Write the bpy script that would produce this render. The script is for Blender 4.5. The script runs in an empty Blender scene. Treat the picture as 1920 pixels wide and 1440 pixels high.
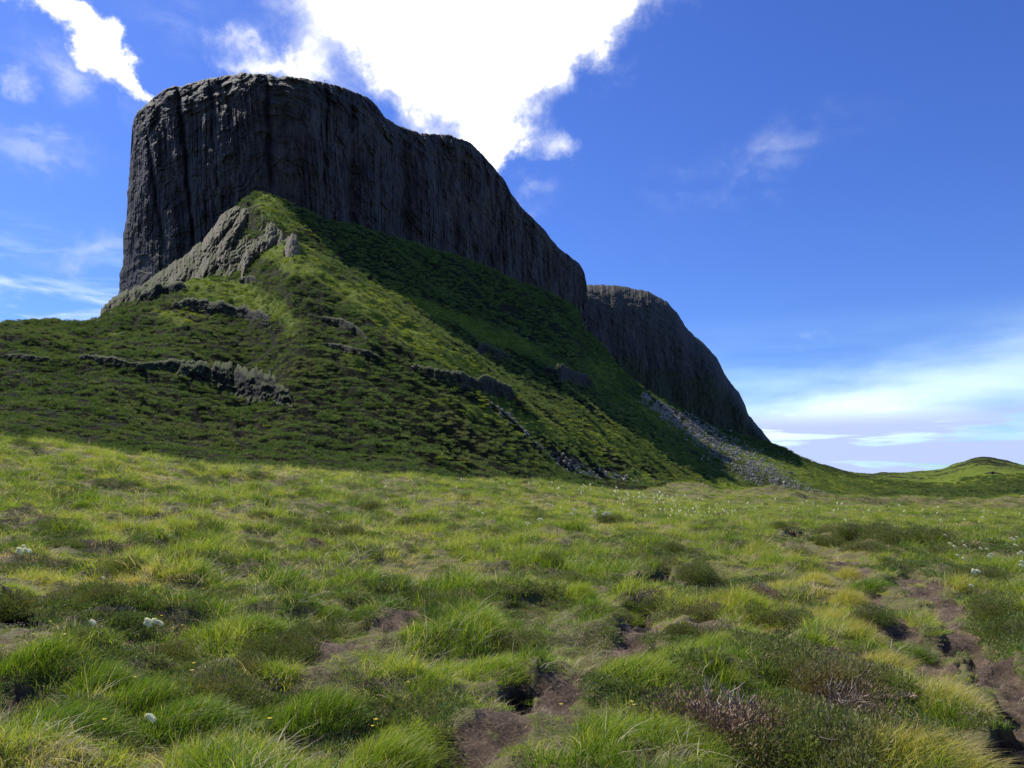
import bpy, math, random
import numpy as np
from mathutils import Vector, Matrix, Euler
R = math.radians
rng = np.random.default_rng(7)
random.seed(7)
SC = bpy.context.scene
COL = SC.collection

# ------------------------------------------------------------------ camera
F = 1507.0; PITCH = 0.1257
cp, sp = math.cos(PITCH), math.sin(PITCH)
cam_d = bpy.data.cameras.new('camera'); cam = bpy.data.objects.new('camera', cam_d); COL.objects.link(cam)
cam_d.sensor_width = 36.0; cam_d.lens = 36.0 * F / 1920.0
cam_d.clip_start = 0.05; cam_d.clip_end = 20000
cam.location = (0, 0, 0); cam.rotation_euler = (math.pi/2 + PITCH, 0, 0)
SC.camera = cam
SC.render.resolution_x = 1024; SC.render.resolution_y = 768

def unproj(px, py, Y):
    px = np.asarray(px, float); py = np.asarray(py, float); Y = np.asarray(Y, float)
    u = (px-960)/F; v = (720-py)/F
    fy = cp - v*sp; fz = sp + v*cp
    return u/fy*Y, Y, fz/fy*Y
def proj(X, Y, Z):
    f = Y*cp + Z*sp; up = -Y*sp + Z*cp
    return 960+F*X/f, 720-F*up/f

# ------------------------------------------------------------------ light
SUN_AZ = R(-51); SUN_EL = R(52)
sd = Vector((math.sin(SUN_AZ)*math.cos(SUN_EL), math.cos(SUN_AZ)*math.cos(SUN_EL), math.sin(SUN_EL)))
sl = bpy.data.lights.new('sun', 'SUN'); sl.energy = 5.0; sl.angle = R(0.55); sl.color = (1.0, 0.95, 0.86)
so = bpy.data.objects.new('sun', sl); COL.objects.link(so)
so.rotation_euler = sd.to_track_quat('Z', 'Y').to_euler(); so.location = (-60, 40, 120)
SC.view_settings.view_transform = 'Standard'; SC.view_settings.look = 'None'
SC.view_settings.exposure = 0.42; SC.view_settings.gamma = 1.0

class NT:
    """small helper for node trees"""
    def __init__(s, tree): s.t = tree; s.n = tree.nodes; s.l = tree.links
    def new(s, typ, **kw):
        n = s.n.new(typ)
        for k, v in kw.items():
            setattr(n, k, v)
        return n
    def inp(s, sock, v):
        if v is None: return
        if hasattr(v, 'is_output') or isinstance(v, bpy.types.NodeSocket): s.l.new(v, sock)
        else:
            if sock.type == 'RGBA' and hasattr(v, '__len__') and len(v) == 3: v = (*v, 1)
            sock.default_value = v
    def math(s, op, a, b=None, c=None, clamp=False):
        n = s.new('ShaderNodeMath', operation=op, use_clamp=clamp)
        s.inp(n.inputs[0], a); s.inp(n.inputs[1], b)
        if c is not None: s.inp(n.inputs[2], c)
        return n.outputs[0]
    def mix(s, f, a, b, blend='MIX'):
        n = s.new('ShaderNodeMix', data_type='RGBA', blend_type=blend)
        s.inp(n.inputs[0], f); s.inp(n.inputs[6], a); s.inp(n.inputs[7], b)
        return n.outputs[2]
    def ramp(s, f, stops, mode='LINEAR'):
        n = s.new('ShaderNodeValToRGB'); cr = n.color_ramp; cr.interpolation = mode
        while len(cr.elements) < len(stops): cr.elements.new(0.5)
        for e, (p, c) in zip(cr.elements, stops):
            e.position = p
            e.color = (*c, 1) if hasattr(c, '__len__') else (c, c, c, 1)
        s.inp(n.inputs[0], f); return n.outputs[0]
    def noise(s, vec, scale, detail=5, rough=0.55, dist=0.0, out=0):
        n = s.new('ShaderNodeTexNoise'); s.inp(n.inputs['Vector'], vec)
        n.inputs['Scale'].default_value = scale; n.inputs['Detail'].default_value = detail
        n.inputs['Roughness'].default_value = rough; n.inputs['Distortion'].default_value = dist
        return n.outputs[out]
    def smooth(s, x, a, b):
        n = s.new('ShaderNodeMapRange', interpolation_type='SMOOTHSTEP')
        s.inp(n.inputs[0], x); n.inputs[1].default_value = a; n.inputs[2].default_value = b
        return n.outputs[0]
    def mapping(s, vec, scale=(1,1,1), rot=(0,0,0), loc=(0,0,0)):
        n = s.new('ShaderNodeMapping'); s.inp(n.inputs[0], vec)
        n.inputs[1].default_value = loc; n.inputs[2].default_value = rot; n.inputs[3].default_value = scale
        return n.outputs[0]
    def attr(s, name, typ='GEOMETRY'):
        n = s.new('ShaderNodeAttribute', attribute_name=name, attribute_type=typ)
        return n.outputs['Fac']
    def bump(s, h, strength=0.5, dist=0.1):
        n = s.new('ShaderNodeBump'); n.inputs['Strength'].default_value = strength
        n.inputs['Distance'].default_value = dist; s.inp(n.inputs['Height'], h)
        return n.outputs[0]

# ------------------------------------------------------------------ sky
W = bpy.data.worlds.new('World'); SC.world = W; W.use_nodes = True
def build_sky():
    w = NT(W.node_tree); w.n.clear()
    out = w.new('ShaderNodeOutputWorld'); bg = w.new('ShaderNodeBackground')
    bg.inputs[1].default_value = 0.088
    w.l.new(bg.outputs[0], out.inputs[0])
    sky = w.new('ShaderNodeTexSky', sky_type='NISHITA')
    sky.sun_disc = False; sky.sun_elevation = SUN_EL; sky.sun_rotation = SUN_AZ
    sky.altitude = 100; sky.air_density = 1.0; sky.dust_density = 0.35; sky.ozone_density = 3.0
    hs = w.new('ShaderNodeHueSaturation'); hs.inputs['Saturation'].default_value = SKY_SAT
    hs.inputs['Hue'].default_value = SKY_HUE
    hs.inputs['Value'].default_value = SKY_VAL
    w.l.new(sky.outputs[0], hs.inputs['Color'])
    tc = w.new('ShaderNodeTexCoord').outputs['Generated']
    sep = w.new('ShaderNodeSeparateXYZ'); w.l.new(tc, sep.inputs[0])
    az = w.math('ARCTAN2', sep.outputs[0], sep.outputs[1])
    el = w.math('ARCSINE', sep.outputs[2])
    # ragged edges: shift the direction by noise
    n1 = w.new('ShaderNodeTexNoise'); w.l.new(tc, n1.inputs['Vector'])
    n1.inputs['Scale'].default_value = 9; n1.inputs['Detail'].default_value = 9; n1.inputs['Roughness'].default_value = 0.62
    s1 = w.new('ShaderNodeSeparateColor'); w.l.new(n1.outputs['Color'], s1.inputs[0])
    azd = w.math('ADD', az, w.math('MULTIPLY', w.math('SUBTRACT', s1.outputs[0], .5), .16))
    eld = w.math('ADD', el, w.math('MULTIPLY', w.math('SUBTRACT', s1.outputs[1], .5), .16))
    def blob(px, py, rx, ry, deg=0, amp=1.0, azd=azd, eld=eld):
        X, Y, Z = unproj(px, py, 1.0); r = math.sqrt(X*X+Y*Y+Z*Z)
        a0 = math.atan2(X, Y); e0 = math.asin(Z/r); ce = math.cos(e0)
        dx = w.math('MULTIPLY', w.math('SUBTRACT', azd, a0), ce); dy = w.math('SUBTRACT', eld, e0)
        c, s_ = math.cos(R(deg)), math.sin(R(deg))
        p = w.math('MULTIPLY', w.math('ADD', w.math('MULTIPLY', dx, c), w.math('MULTIPLY', dy, s_)), F/rx/1.05)
        q = w.math('MULTIPLY', w.math('SUBTRACT', w.math('MULTIPLY', dy, c), w.math('MULTIPLY', dx, s_)), F/ry/1.05)
        d = w.math('ADD', w.math('MULTIPLY', p, p), w.math('MULTIPLY', q, q))
        return w.math('MULTIPLY', w.math('EXPONENT', w.math('MULTIPLY', d, -1.0)), amp)
    faint = None
    for b in FAINT:
        v = blob(*b); faint = v if faint is None else w.math('MAXIMUM', faint, v)
    tot = None
    for b in CLOUDS:
        v = blob(*b); tot = v if tot is None else w.math('ADD', tot, v)
    nn = w.noise(tc, 17, 12, 0.60, 0.4)
    dens = w.math('SUBTRACT', tot, w.math('MULTIPLY', w.math('SUBTRACT', nn, .42), 1.25))
    dens = w.smooth(dens, 0.10, 1.42)
    wis = w.noise(w.mapping(tc, (1, 1, 3.0)), 4.5, 8, 0.6, 0.8)
    thin = w.math('MULTIPLY', w.smooth(wis, .62, .9), .35)
    fn = w.smooth(w.noise(w.mapping(tc, (1, 1, 2.2)), 11, 8, .6, .5), .36, .68)
    dens = w.math('MAXIMUM', dens, w.math('MAXIMUM', thin, w.math('MULTIPLY', faint, fn)))
    cloudcol = w.ramp(dens, [(0, (8.2, 8.6, 9.8)), (.55, (9.6, 9.8, 10.4)), (1, (13.5, 13.5, 13.5))])
    base = w.mix(1.0, hs.outputs[0], SKY_TINT, 'MULTIPLY')
    col = w.mix(dens, base, cloudcol)
    # bright milky air and long flat lilac clouds low on the right-hand horizon
    v2 = w.new('ShaderNodeCombineXYZ'); w.inp(v2.inputs[0], az); w.inp(v2.inputs[1], el)
    low = w.smooth(el, 0.215, 0.03)
    rgt = w.smooth(az, -0.05, 0.32)
    streak = w.noise(w.mapping(v2.outputs[0], (2.2, 13, 1), (0, 0, R(-13))), 2.0, 6, 0.55, 0.25)
    # slightly tilted: pale sweep rises to the right
    milk = w.math('MULTIPLY', w.math('MULTIPLY', low, rgt), w.smooth(streak, .25, .7))
    col = w.mix(w.math('MULTIPLY', milk, 1.0, clamp=True), col, (5.8, 8.6, 9.8))
    soft1 = w.math('ADD', az, w.math('MULTIPLY', w.math('SUBTRACT', s1.outputs[0], .5), .05)); soft2 = w.math('ADD', el, w.math('MULTIPLY', w.math('SUBTRACT', s1.outputs[1], .5), .05))
    sweep = w.math('ADD', blob(1470, 800, 210, 44, 10, .90, soft1, soft2), blob(1800, 735, 260, 55, 17, .50, soft1, soft2))
    sweep = w.math('MULTIPLY', sweep, w.math('ADD', .62, w.math('MULTIPLY', w.smooth(streak, .3, .65), .45)))
    col = w.mix(w.math('MINIMUM', sweep, 1.0), col, (8.6, 10.6, 11.4))
    band = w.noise(w.mapping(v2.outputs[0], (3.2, 26, 1), (0, 0, R(-5)), (3.1, 0, 0)), 1.9, 7, 0.5, 0.5)
    bm = w.math('MULTIPLY', w.math('MULTIPLY', w.smooth(el, 0.096, 0.066), rgt), w.smooth(band, .45, .53))
    col = w.mix(w.math('MULTIPLY', bm, .95), col, (4.7, 5.6, 8.9))
    left = w.math('MULTIPLY', w.smooth(el, .30, .18), w.smooth(az, -0.35, -0.5))
    ls = w.noise(w.mapping(v2.outputs[0], (5, 22, 1), (0, 0, R(-6))), 1.7, 6, 0.6, 0.4)
    col = w.mix(w.math('MULTIPLY', w.math('MULTIPLY', left, w.smooth(ls, .42, .7)), .9), col, (7.5, 9.0, 10))
    w.l.new(col, bg.inputs[0])
SKY_SAT, SKY_HUE, SKY_VAL = 1.12, 0.515, 1.0
SKY_TINT = (.60, .86, 1.33)
FAINT = [(1440, 300, 110, 30, 14, .22), (1270, 345, 40, 22, 0, .14), (130, 158, 75, 30, -10, .42), (40, 290, 70, 18, 0, .30), (190, 478, 70, 22, 5, .36), (975, 375, 40, 16, 0, .25), (345, 45, 60, 40, 30, .22), (640, 120, 60, 50, 0, .3), (620, 150, 80, 25, 0, .3)]
CLOUDS = [  # px, py, rx, ry, tilt (deg, anticlockwise), strength
    (880, 25, 200, 85, 0, 2.0), (870, 140, 105, 80, -25, 1.9), (905, 235, 52, 62, -55, 1.5), (1140, -5, 105, 42, 15, 1.2),
    (1025, 35, 62, 50, 30, 1.3), (1000, 120, 30, 45, -20, .6), (660, 20, 130, 45, 0, .85), (770, 110, 60, 45, -20, .9), (1048, 268, 42, 28, 25, .80), (930, 285, 30, 46, -60, 1.2), (1025, 305, 32, 22, 10, .5),
    (505, 88, 75, 26, -8, .95), (450, 100, 45, 16, 0, .5), (60, 22, 95, 25, -29, 1.1), (160, 84, 95, 26, -29, 1.25), (250, 140, 65, 14, -32, 1.1),
    (5, 165, 30, 35, 0, .7), (590, 100, 50, 40, 0, .3)]
build_sky()

# ------------------------------------------------------------------ noise
def _h(ix, iy, seed):
    n = (ix.astype(np.int64)*374761393 + iy.astype(np.int64)*668265263 + seed*1442695041) & 0xffffffff
    n = ((n ^ (n >> 13))*1274126177) & 0xffffffff
    n = ((n ^ (n >> 16))*2246822519) & 0xffffffff
    return (n ^ (n >> 15)) & 0xffffffff
def gnoise(x, y, seed=0):
    x = np.asarray(x, float); y = np.asarray(y, float); x, y = np.broadcast_arrays(x, y)
    ix = np.floor(x); iy = np.floor(y); fx = x-ix; fy = y-iy
    u = fx*fx*fx*(fx*(fx*6-15)+10); v = fy*fy*fy*(fy*(fy*6-15)+10)
    def g(dx, dy):
        a = _h(ix+dx, iy+dy, seed)/4294967296.0*2*np.pi
        return np.cos(a)*(fx-dx)+np.sin(a)*(fy-dy)
    a = g(0, 0); b = g(1, 0); c = g(0, 1); d = g(1, 1)
    return 1.5*((a*(1-u)+b*u)*(1-v)+(c*(1-u)+d*u)*v)
def fbm(x, y, oct=4, seed=0, gain=.5, ridged=False):
    t = 0; a = 1.0; f = 1.0
    for o in range(oct):
        n = gnoise(x*f+o*17.3, y*f-o*9.1, seed+o)
        if ridged: n = 1-2*np.abs(n)
        t = t+a*n; a *= gain; f *= 2.03
    return t
def sstep(x, a, b):
    t = np.clip((x-a)/(b-a), 0, 1); return t*t*(3-2*t)

def pchip(x, y, q):
    x = np.asarray(x, float); y = np.asarray(y, float); q = np.clip(np.asarray(q, float), x[0], x[-1])
    h = np.diff(x); d = np.diff(y)/h; m = np.zeros_like(y)
    if len(x) > 2:
        w1 = 2*h[1:]+h[:-1]; w2 = h[1:]+2*h[:-1]
        ok = d[:-1]*d[1:] > 0
        with np.errstate(divide='ignore', invalid='ignore'):
            mm = (w1+w2)/(w1/d[:-1]+w2/d[1:])
        m[1:-1] = np.where(ok, mm, 0)
    m[0] = d[0]; m[-1] = d[-1]
    i = np.clip(np.searchsorted(x, q, side='right')-1, 0, len(x)-2)
    t = (q-x[i])/h[i]; t2 = t*t; t3 = t2*t
    return (2*t3-3*t2+1)*y[i]+(t3-2*t2+t)*h[i]*m[i]+(-2*t3+3*t2)*y[i+1]+(t3-t2)*h[i]*m[i+1]

# ------------------------------------------------------------------ the lie of the land
def curve(pts):           # (px, py, Y) -> sampled Y(a), z(a)
    p = np.array(pts, float); X, Y, Z = unproj(p[:, 0], p[:, 1], p[:, 2]); a = X/Y
    o = np.argsort(a); return a[o], Y[o], Z[o]
NA = 1100
A = np.linspace(-.98, .98, NA)
K = []
def addk(pts):
    a, Y, Z = curve(pts); K.append((pchip(a, Y, A), pchip(a, Z, A)))
K.append((np.full(NA, .4), np.full(NA, -1.55)))
addk([(-700, 1440, 3.9), (0, 1440, 4.4), (960, 1440, 4.75), (1920, 1440, 4.95), (2700, 1440, 5.1)])
addk([(-700, 1200, 6.2), (0, 1200, 7.0), (500, 1200, 7.9), (960, 1200, 8.4), (1500, 1200, 8.9), (1920, 1200, 9.1), (2700, 1200, 9.1)])
addk([(-700, 1030, 12.5), (0, 1030, 13.8), (500, 1030, 16.5), (960, 1030, 20), (1500, 1030, 22), (1920, 1030, 22.5), (2700, 1030, 22)])
addk([(-700, 915, 21), (0, 925, 22.5), (500, 955, 28), (960, 968, 38), (1400, 978, 46), (1920, 985, 46), (2700, 985, 44)])
crest = [(-700, 795, 42), (0, 831, 40), (200, 855, 43), (400, 875, 48), (600, 890, 55), (800, 898, 65), (1000, 906, 82), (1200, 926, 125),
         (1400, 945, 195), (1600, 950, 255), (1920, 958, 290), (2700, 960, 290)]
addk(crest)
yc, zc = K[-1]
pxA = 960+F*A     # rough screen column of each a
drop = np.interp(pxA, [-500, 900, 1100, 1350, 1500, 1700, 2500], [3.4, 3.0, 1.5, .6, 3.0, 8, 9])
fac = np.interp(pxA, [-500, 900, 1200, 1400, 1600, 2500], [1.45, 1.4, 1.25, 1.2, 1.25, 1.3])
K.append((yc*fac, zc-drop))
ydip = K[-1][0].copy()
addk([(-700, 830, 118), (0, 836, 118), (400, 878, 125), (800, 900, 140), (1000, 913, 175), (1200, 932, 240), (1340, 941, 330), (1500, 940, 420), (1600, 940, 520), (1750, 945, 600), (1920, 948, 640), (2700, 950, 640)])
addk([(-700, 622, 250), (0, 617, 262), (187, 608, 295), (225, 585, 305), (300, 548, 318), (370, 522, 322), (450, 506, 318), (545, 478, 300), (640, 520, 282), (700, 560, 264),
      (780, 615, 256), (850, 665, 250), (960, 745, 250), (1050, 798, 268), (1130, 825, 325), (1200, 812, 440), (1340, 862, 600), (1447, 882, 700),
      (1600, 915, 800), (1750, 926, 880), (1920, 928, 860), (2700, 925, 850)])
y8, z8 = K[-1]
addk([(-700, 640, 300), (0, 640, 310), (187, 622, 345), (225, 600, 350), (300, 545, 372), (400, 490, 362), (450, 450, 352), (480, 425, 350), (545, 462, 338), (640, 506, 332), (700, 545, 320),
      (780, 598, 312), (850, 645, 312), (960, 715, 325), (1050, 752, 350), (1130, 770, 430), (1200, 770, 560), (1340, 838, 780), (1447, 866, 880),
      (1600, 905, 1000), (1750, 914, 1060), (1920, 905, 1020), (2700, 905, 1000)])
addk([(-700, 680, 390), (0, 680, 400), (187, 660, 440), (230, 585, 455), (300, 525, 430), (350, 492, 418), (400, 448, 407), (440, 398, 398), (480, 372, 390), (520, 382, 389), (560, 405, 394),
      (600, 418, 405), (700, 446, 446), (800, 488, 502), (900, 518, 570), (1000, 555, 650), (1075, 590, 726), (1100, 640, 860), (1180, 722, 920), (1260, 765, 970), (1330, 800, 1020),
      (1400, 822, 1080), (1447, 834, 1120), (1500, 858, 1160), (1560, 878, 1220), (1620, 888, 1300), (1700, 886, 1400), (1760, 882, 1450), (1800, 868, 1460), (1840, 858, 1460), (1875, 863, 1460),
      (1920, 873, 1460), (2000, 880, 1460), (2700, 890, 1460)])
y10, z10 = K[-1]
isc = sstep(pxA, 200, 240)*(1-sstep(pxA, 1440, 1470))
K.append((y10*1.35+60, np.where(pxA > 200, z10*(.55+.4*isc), z10-50)))
K.append((np.full(NA, 4500.), np.full(NA, -75.)))
K.append((np.full(NA, 9000.), np.full(NA, -150.)))
KY = np.array([k[0] for k in K]); KZ = np.array([k[1] for k in K])
# soften creases across columns (not on the sky-lines)
LR = np.linspace(math.log(.5), math.log(8900), 1500); RY = np.exp(LR)
HT = np.zeros((len(RY), NA))
for j in range(NA): HT[:, j] = pchip(KY[:, j], KZ[:, j], RY)
def base_h(X, Y):
    X = np.asarray(X, float); Y = np.asarray(Y, float)
    Yc = np.clip(Y, .5, 8800); a = np.clip(X/np.maximum(Yc, 3.0), -.979, .979)
    fi = (np.log(Yc)-LR[0])/(LR[1]-LR[0]); fj = (a-A[0])/(A[1]-A[0])
    i = np.clip(fi.astype(int), 0, len(RY)-2); j = np.clip(fj.astype(int), 0, NA-2); u = fi-i; v = fj-j
    return (HT[i, j]*(1-v)+HT[i, j+1]*v)*(1-u)+(HT[i+1, j]*(1-v)+HT[i+1, j+1]*v)*u

def ground_at(px, py, y0=1.5, y1=1500, fine=False):
    """where the sight line through a pixel of the photo first meets the land"""
    Ys = np.exp(np.linspace(math.log(y0), math.log(y1), 900))
    X, Y, Z = unproj(px, py, Ys)
    D = (height if fine else base_h)(X, Y)-Z
    k = int(np.argmax(D > 0)) if (D > 0).any() else len(Ys)-1
    if k > 0:
        t = D[k-1]/(D[k-1]-D[k]+1e-9); y = Ys[k-1]+(Ys[k]-Ys[k-1])*min(max(t, 0), 1)
    else: y = Ys[0]
    X, Y, Z = unproj(px, py, y); return float(X), float(y), float(Z)

# bare peat: centre px, py, half-width, half-height (as seen), then depth
PEAT = [(820, 1430, 60, 20, .05), (880, 1400, 75, 24, .05), (945, 1362, 55, 22, .06), (1000, 1330, 55, 20, .06), (1045, 1298, 50, 18, .06), (1095, 1268, 40, 12, .03), (1140, 1240, 45, 10, .03), (1180, 1215, 35, 12, .04), (975, 1300, 30, 22, .20), (620, 1228, 55, 24, .05), (590, 1262, 35, 16, .05), (750, 1165, 28, 14, .03),
        (1205, 1188, 36, 18, .08), (1200, 1150, 28, 18, .2), (1232, 1082, 36, 12, .22), (1275, 1088, 20, 8, .1), (1706, 1095, 36, 12, .1), (1700, 1190, 22, 22, .1), (1730, 1222, 38, 20, .1),
        (1745, 1248, 52, 13, .07), (1630, 1118, 22, 10, .05), (1665, 1160, 16, 18, .06), (1775, 1140, 34, 9, .08), (1790, 1165, 30, 9, .06), (1840, 1228, 36, 15, .15), (1878, 1262, 36, 18, .12), (1905, 1320, 34, 45, .14),
        (1915, 1400, 50, 40, .2), (1860, 1437, 50, 16, .25), (1650, 1140, 24, 14, .05), (1685, 1180, 26, 16, .06), (1715, 1205, 30, 14, .06), (1740, 1118, 30, 10, .06), (1810, 1195, 34, 14, .08), (1860, 1250, 40, 18, .10), (1895, 1285, 40, 20, .12), (1600, 1085, 30, 8, .03), (1580, 1060, 25, 7, .03), (650, 1205, 40, 14, .03), (1496, 1010, 24, 9, .35), (35, 1150, 42, 26, .3), (1472, 1192, 22, 14, .18), (1420, 1405, 34, 40, .2), (1210, 1440, 30, 12, .05),
        (30, 1300, 30, 12, .05), (1150, 1245, 40, 7, .03), (1320, 1175, 28, 12, .05), (1060, 1415, 26, 10, .02)]
def peat_mask(X, Y, grow=1.18, shift=0.0):
    m = np.zeros(np.shape(X)); dep = np.zeros(np.shape(X))
    near = (Y < 60)
    Xn = X[near]; Yn = Y[near]; px, py = proj(Xn, Yn, base_h(Xn, Yn))
    w = fbm(Xn*3.1, Yn*3.1, 3, 61)*.45
    mn = np.zeros(Xn.shape); dn = np.zeros(Xn.shape)
    for (cx, cy, rx, ry, d) in PEAT:
        q = 1.25-np.sqrt(((px-cx)/rx/grow)**2+((py-cy-shift*ry)/ry/grow)**2)+w
        s = sstep(q, 0, .5); mn = np.maximum(mn, s); dn = np.maximum(dn, s*d)
    m[near] = mn; dep[near] = dn
    return m, dep
def relief(X, Y):
    n = np.zeros(np.shape(X)); fade = 1-sstep(Y, 60, 160)
    tus = fbm(X*.85, Y*.85, 2, 3); n += fade*(.21*np.maximum(tus, -.5)+.06*fbm(X*2.6, Y*2.6, 2, 9)+.25*gnoise(X*.16, Y*.16, 5)*sstep(Y, 8, 25))
    hill = sstep(Y, 100, 180)
    ridg = fbm(X/26, Y/26, 4, 21, .5)
    n += hill*(1.9*ridg+1.2*fbm(X/42, Y/8+X/60, 3, 27, .5, True)*(1-sstep(Y, 420, 600))+.55*fbm(X/6, Y/6, 3, 33)+2.2*gnoise(X/60, Y/60, 44))*np.clip(1-sstep(Y, 900, 2500)*.5, 0, 1)
    return n
def height(X, Y, dep=None):
    X = np.asarray(X, float); Y = np.asarray(Y, float)
    if dep is None: _, dep = peat_mask(X, Y)
    return base_h(X, Y)+relief(X, Y)-dep

# ------------------------------------------------------------------ object helpers
def tag(o, label=None, cat=None, group=None, kind=None):
    if label: o['label'] = label
    if cat: o['category'] = cat
    if group: o['group'] = group
    if kind: o['kind'] = kind
    return o
def mesh_np(name, V, Fc, mat=None, parent=None, smooth=True, attrs=None, link=True):
    me = bpy.data.meshes.new(name); V = np.asarray(V, np.float32); Fc = np.asarray(Fc, np.int32)
    nf, k = Fc.shape
    me.vertices.add(len(V)); me.vertices.foreach_set('co', V.ravel())
    me.loops.add(nf*k); me.loops.foreach_set('vertex_index', Fc.ravel())
    me.polygons.add(nf); me.polygons.foreach_set('loop_start', np.arange(0, nf*k, k, dtype=np.int32))
    me.polygons.foreach_set('use_smooth', np.full(nf, smooth))
    me.update(calc_edges=True)
    for an, av in (attrs or {}).items():
        at = me.attributes.new(an, 'FLOAT', 'POINT'); at.data.foreach_set('value', np.asarray(av, np.float32).ravel())
    if mat: me.materials.append(mat)
    o = bpy.data.objects.new(name, me)
    if link: COL.objects.link(o)
    if parent: o.parent = parent
    return o
def grid_faces(ny, nx):
    i = np.arange((ny-1)*nx).reshape(ny-1, nx)[:, :-1].ravel()
    return np.stack([i, i+1, i+nx+1, i+nx], 1)
def subset(V, Fc, sel, attrs):
    f = Fc[sel]; u, inv = np.unique(f, return_inverse=True)
    return V[u], inv.reshape(f.shape), {k: v[u] for k, v in attrs.items()}
def empty(name, loc, rz=0, s=1.0):
    o = bpy.data.objects.new(name, None); COL.objects.link(o); o.location = loc; o.rotation_euler = (0, 0, rz); o.scale = (s, s, s)
    o.empty_display_size = .1; return o
def copy_tree(root):
    c = root.copy(); COL.objects.link(c)
    for ch in root.children:
        k = ch.copy(); COL.objects.link(k); k.parent = c
    return c

# ------------------------------------------------------------------ materials
def new_mat(name):
    m = bpy.data.materials.new(name); m.use_nodes = True; t = NT(m.node_tree)
    p = t.n['Principled BSDF']; p.inputs['Roughness'].default_value = .9
    if 'Specular IOR Level' in p.inputs: p.inputs['Specular IOR Level'].default_value = .25
    return m, t, p
def pos(t): return t.new('ShaderNodeNewGeometry').outputs['Position']

def mat_ground():
    m, t, p = new_mat('moor_soil'); P = pos(t)
    n = t.noise(P, .9, 6, .6); n2 = t.noise(P, 22, 6, .7)
    c = t.ramp(n, [(.3, (.055, .07, .02)), (.5, (.11, .115, .035)), (.62, (.16, .135, .06)), (.75, (.09, .065, .035))])
    c = t.mix(t.math('MULTIPLY', n2, .8), c, (.15, .12, .055))
    t.inp(p.inputs['Base Color'], c); t.inp(p.inputs['Normal'], t.bump(n2, .9, .05)); return m
def mat_peat():
    m, t, p = new_mat('bare_peat'); P = pos(t)
    n = t.noise(P, 3.5, 7, .65); n2 = t.noise(P, 40, 6, .75); w = t.attr('hollow_depth')
    c = t.ramp(n, [(.3, (.070, .046, .030)), (.5, (.19, .130, .085)), (.62, (.31, .225, .15)), (.78, (.46, .36, .25))])
    c = t.mix(t.smooth(n2, .52, .7), c, (.44, .33, .21))
    c = t.mix(t.math('MULTIPLY', w, .92), c, (.02, .013, .01))  # peat colour darkens with the depth of the hollow
    t.inp(p.inputs['Base Color'], c); t.inp(p.inputs['Normal'], t.bump(t.math('ADD', n2, t.math('MULTIPLY', n, 2)), 1.0, .12)); return m
def mat_hill():
    m, t, p = new_mat('hillside_cover'); P = pos(t); g = t.attr('grassy')
    n = t.noise(P, .16, 8, .62); n2 = t.noise(P, 1.1, 6, .7); n3 = t.noise(t.mapping(P, (.5, 1, 1.6)), .05, 5, .5)
    heath = t.ramp(n2, [(.3, (.009, .012, .005)), (.48, (.016, .021, .008)), (.6, (.028, .032, .014)), (.75, (.045, .042, .025))]); p.inputs['Specular IOR Level'].default_value = .05  # near-black base paints in the shade of the gaps between heather clumps
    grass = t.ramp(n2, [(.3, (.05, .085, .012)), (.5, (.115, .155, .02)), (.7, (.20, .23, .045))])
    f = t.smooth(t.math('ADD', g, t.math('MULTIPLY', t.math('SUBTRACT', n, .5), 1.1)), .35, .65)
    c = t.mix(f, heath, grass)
    brown = t.smooth(n3, .55, .7)
    c = t.mix(t.math('MULTIPLY', brown, .35), c, (.075, .055, .03))
    t.inp(p.inputs['Base Color'], c); t.inp(p.inputs['Normal'], t.bump(t.math('ADD', n2, n), 1.0, .9)); return m
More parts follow.
